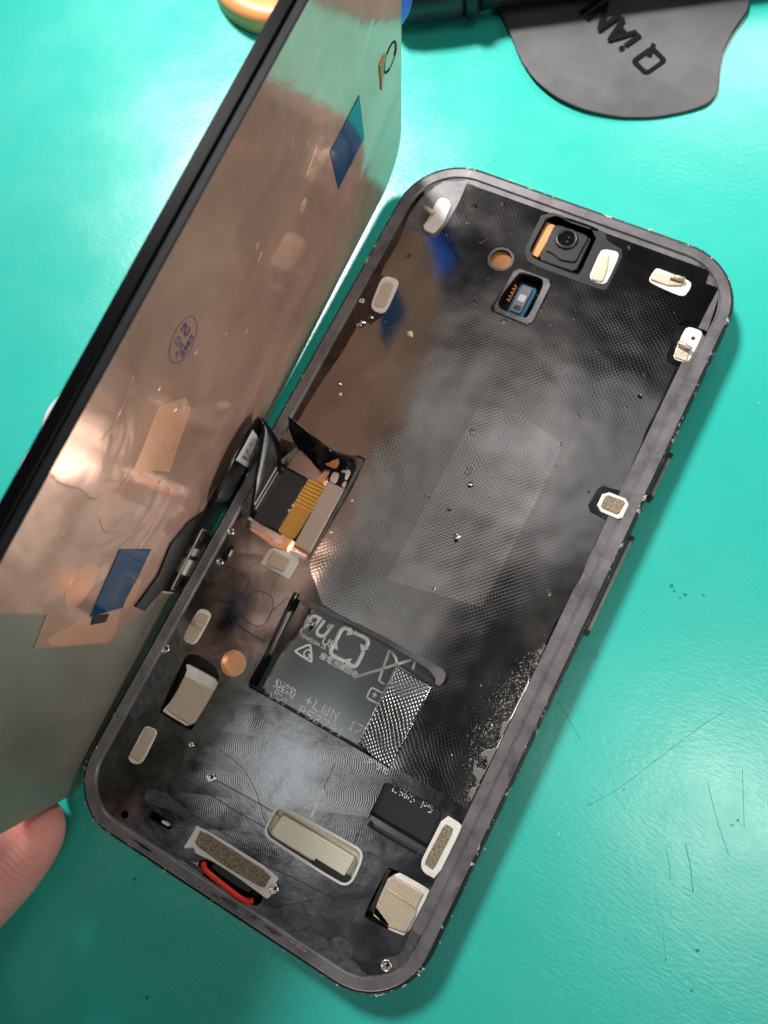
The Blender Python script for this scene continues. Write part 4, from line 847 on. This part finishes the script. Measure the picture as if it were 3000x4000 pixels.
adopt(prism('logo', [qo, qi[::-1]], .44, .5, LOGO, xf=qx), pry); adopt(prism('logo', [(.3, -.9), (1.2, -.3), (3.3, -3.3), (2.2, -3.6)], .44, .52, LOGO, xf=qx), pry)
adopt(text('logo', 'iANLi', 20.0, 197.3, .5, 8.2, LOGO, None, rot=ang, xf=lg, bold=.22, sx=.95), pry)
pen = thing('tool_handle', 'dark grey tool handle with a collar at the top edge, beside the pry blade', 'tool', (-14, 185, 0))
ax = Vector((16.7, 8.8, 0)).normalized(); c0 = Vector((-24, 183.5, 6.6))
def axp(t): return tuple(c0 + ax * t)
adopt(tube('grip', [axp(t) for t in (-3, -1.5, 2, 8, 13, 14.5)], [3.0, 5.2, 6.0, 6.1, 5.9, 5.4], PEN, None, 28), pen)
adopt(tube('collar', [axp(t) for t in (14.5, 15.2, 17.0, 17.8)], [6.0, 6.6, 6.6, 5.6], BLACK, None, 28), pen)
adopt(tube('shaft', [axp(t) for t in (17.8, 22, 40, 70, 90)], [5.4, 4.9, 4.6, 4.3, 4.0], BLACK, None, 28), pen)
wc = tube('white_cord', smooth_path([(-30, 20, 6), (-36.5, 32, 8), (-37.6, 44, 10), (-38.6, 52, 11), (-38.2, 58, 11), (-39.4, 64, 11.5), (-37.0, 70, 10.5), (-30, 76, 6), (-20, 80, 3), (-12, 88, 2.4)], 6), 2.2, WHITEP, None, 12)
tag(wc, 'thick white cord looping past the outer side of the lifted display', 'cord')

# ------------------------------------------------------------------ the hand holding the display by its lower end
def skin_mesh(chains):
    V, E, R_ = [], [], []
    def add(p, r): V.append(Vector(p) * MM); R_.append(r * MM); return len(V) - 1
    wr = add((-68, -74, 72), 26); pm = add((-27, -32, 50), 25); E.append((wr, pm)); fa = add((-140, -140, 96), 32); E.append((fa, wr))
    for ch in chains:
        prev = pm
        for p, r in ch: q = add(p, r); E.append((prev, q)); prev = q
    me = bpy.data.meshes.new('hand'); me.from_pydata(V, E, []); o = bpy.data.objects.new('hand', me); COL.objects.link(o)
    sm = o.modifiers.new('s', 'SKIN'); sm.use_smooth_shade = True
    for i, v in enumerate(me.skin_vertices[0].data): v.radius = (R_[i], R_[i]); v.use_root = (i == 1)
    sb = o.modifiers.new('d', 'SUBSURF'); sb.levels = 3; sb.render_levels = 3
    dg = bpy.context.evaluated_depsgraph_get(); dg.update()
    m2 = bpy.data.meshes.new_from_object(o.evaluated_get(dg)); bpy.data.objects.remove(o)
    for p in m2.polygons: p.use_smooth = True
    return m2
chains = [
    [((-17, -32, 34), 14), ((-10, -29, 17.0), 12), ((-6.6, -19, 10.6), 10.6), ((-4.6, -9, 10.2), 10.8), ((-3.8, -2.8, 10.2), 9.4), ((-3.5, 0.2, 10.4), 6.2)],     # index finger under the display edge
    [((-18, -27, 45), 18), ((-13.5, -15, 45), 15), ((-12.5, -5, 44), 12.5), ((-11.8, 4, 42), 11), ((-11.5, 11, 40), 7.5)],     # thumb on the glass side
    [((-13, -50, 33), 14), ((1, -50, 18), 10.5), ((1.5, -43, 10), 9), ((-6, -39, 8.5), 7.5), ((-13, -40, 8.5), 6.0)],                    # middle finger curled
    [((-30, -78, 40), 12), ((-6, -68, 10), 9.2), ((-6, -58, 8), 8.2), ((-14, -54, 8), 7.0)],
    [((-40, -88, 42), 11), ((-20, -88, 9), 8.2), ((-18, -78, 8), 7.2), ((-25, -73, 8), 6.0)]]
hm = skin_mesh(chains); hm.materials.clear(); hm.materials.append(SKIN)
hand = bpy.data.objects.new('person', hm); COL.objects.link(hand)
tag(hand, 'bare hand gripping the lower end of the lifted display between finger and thumb', 'person')
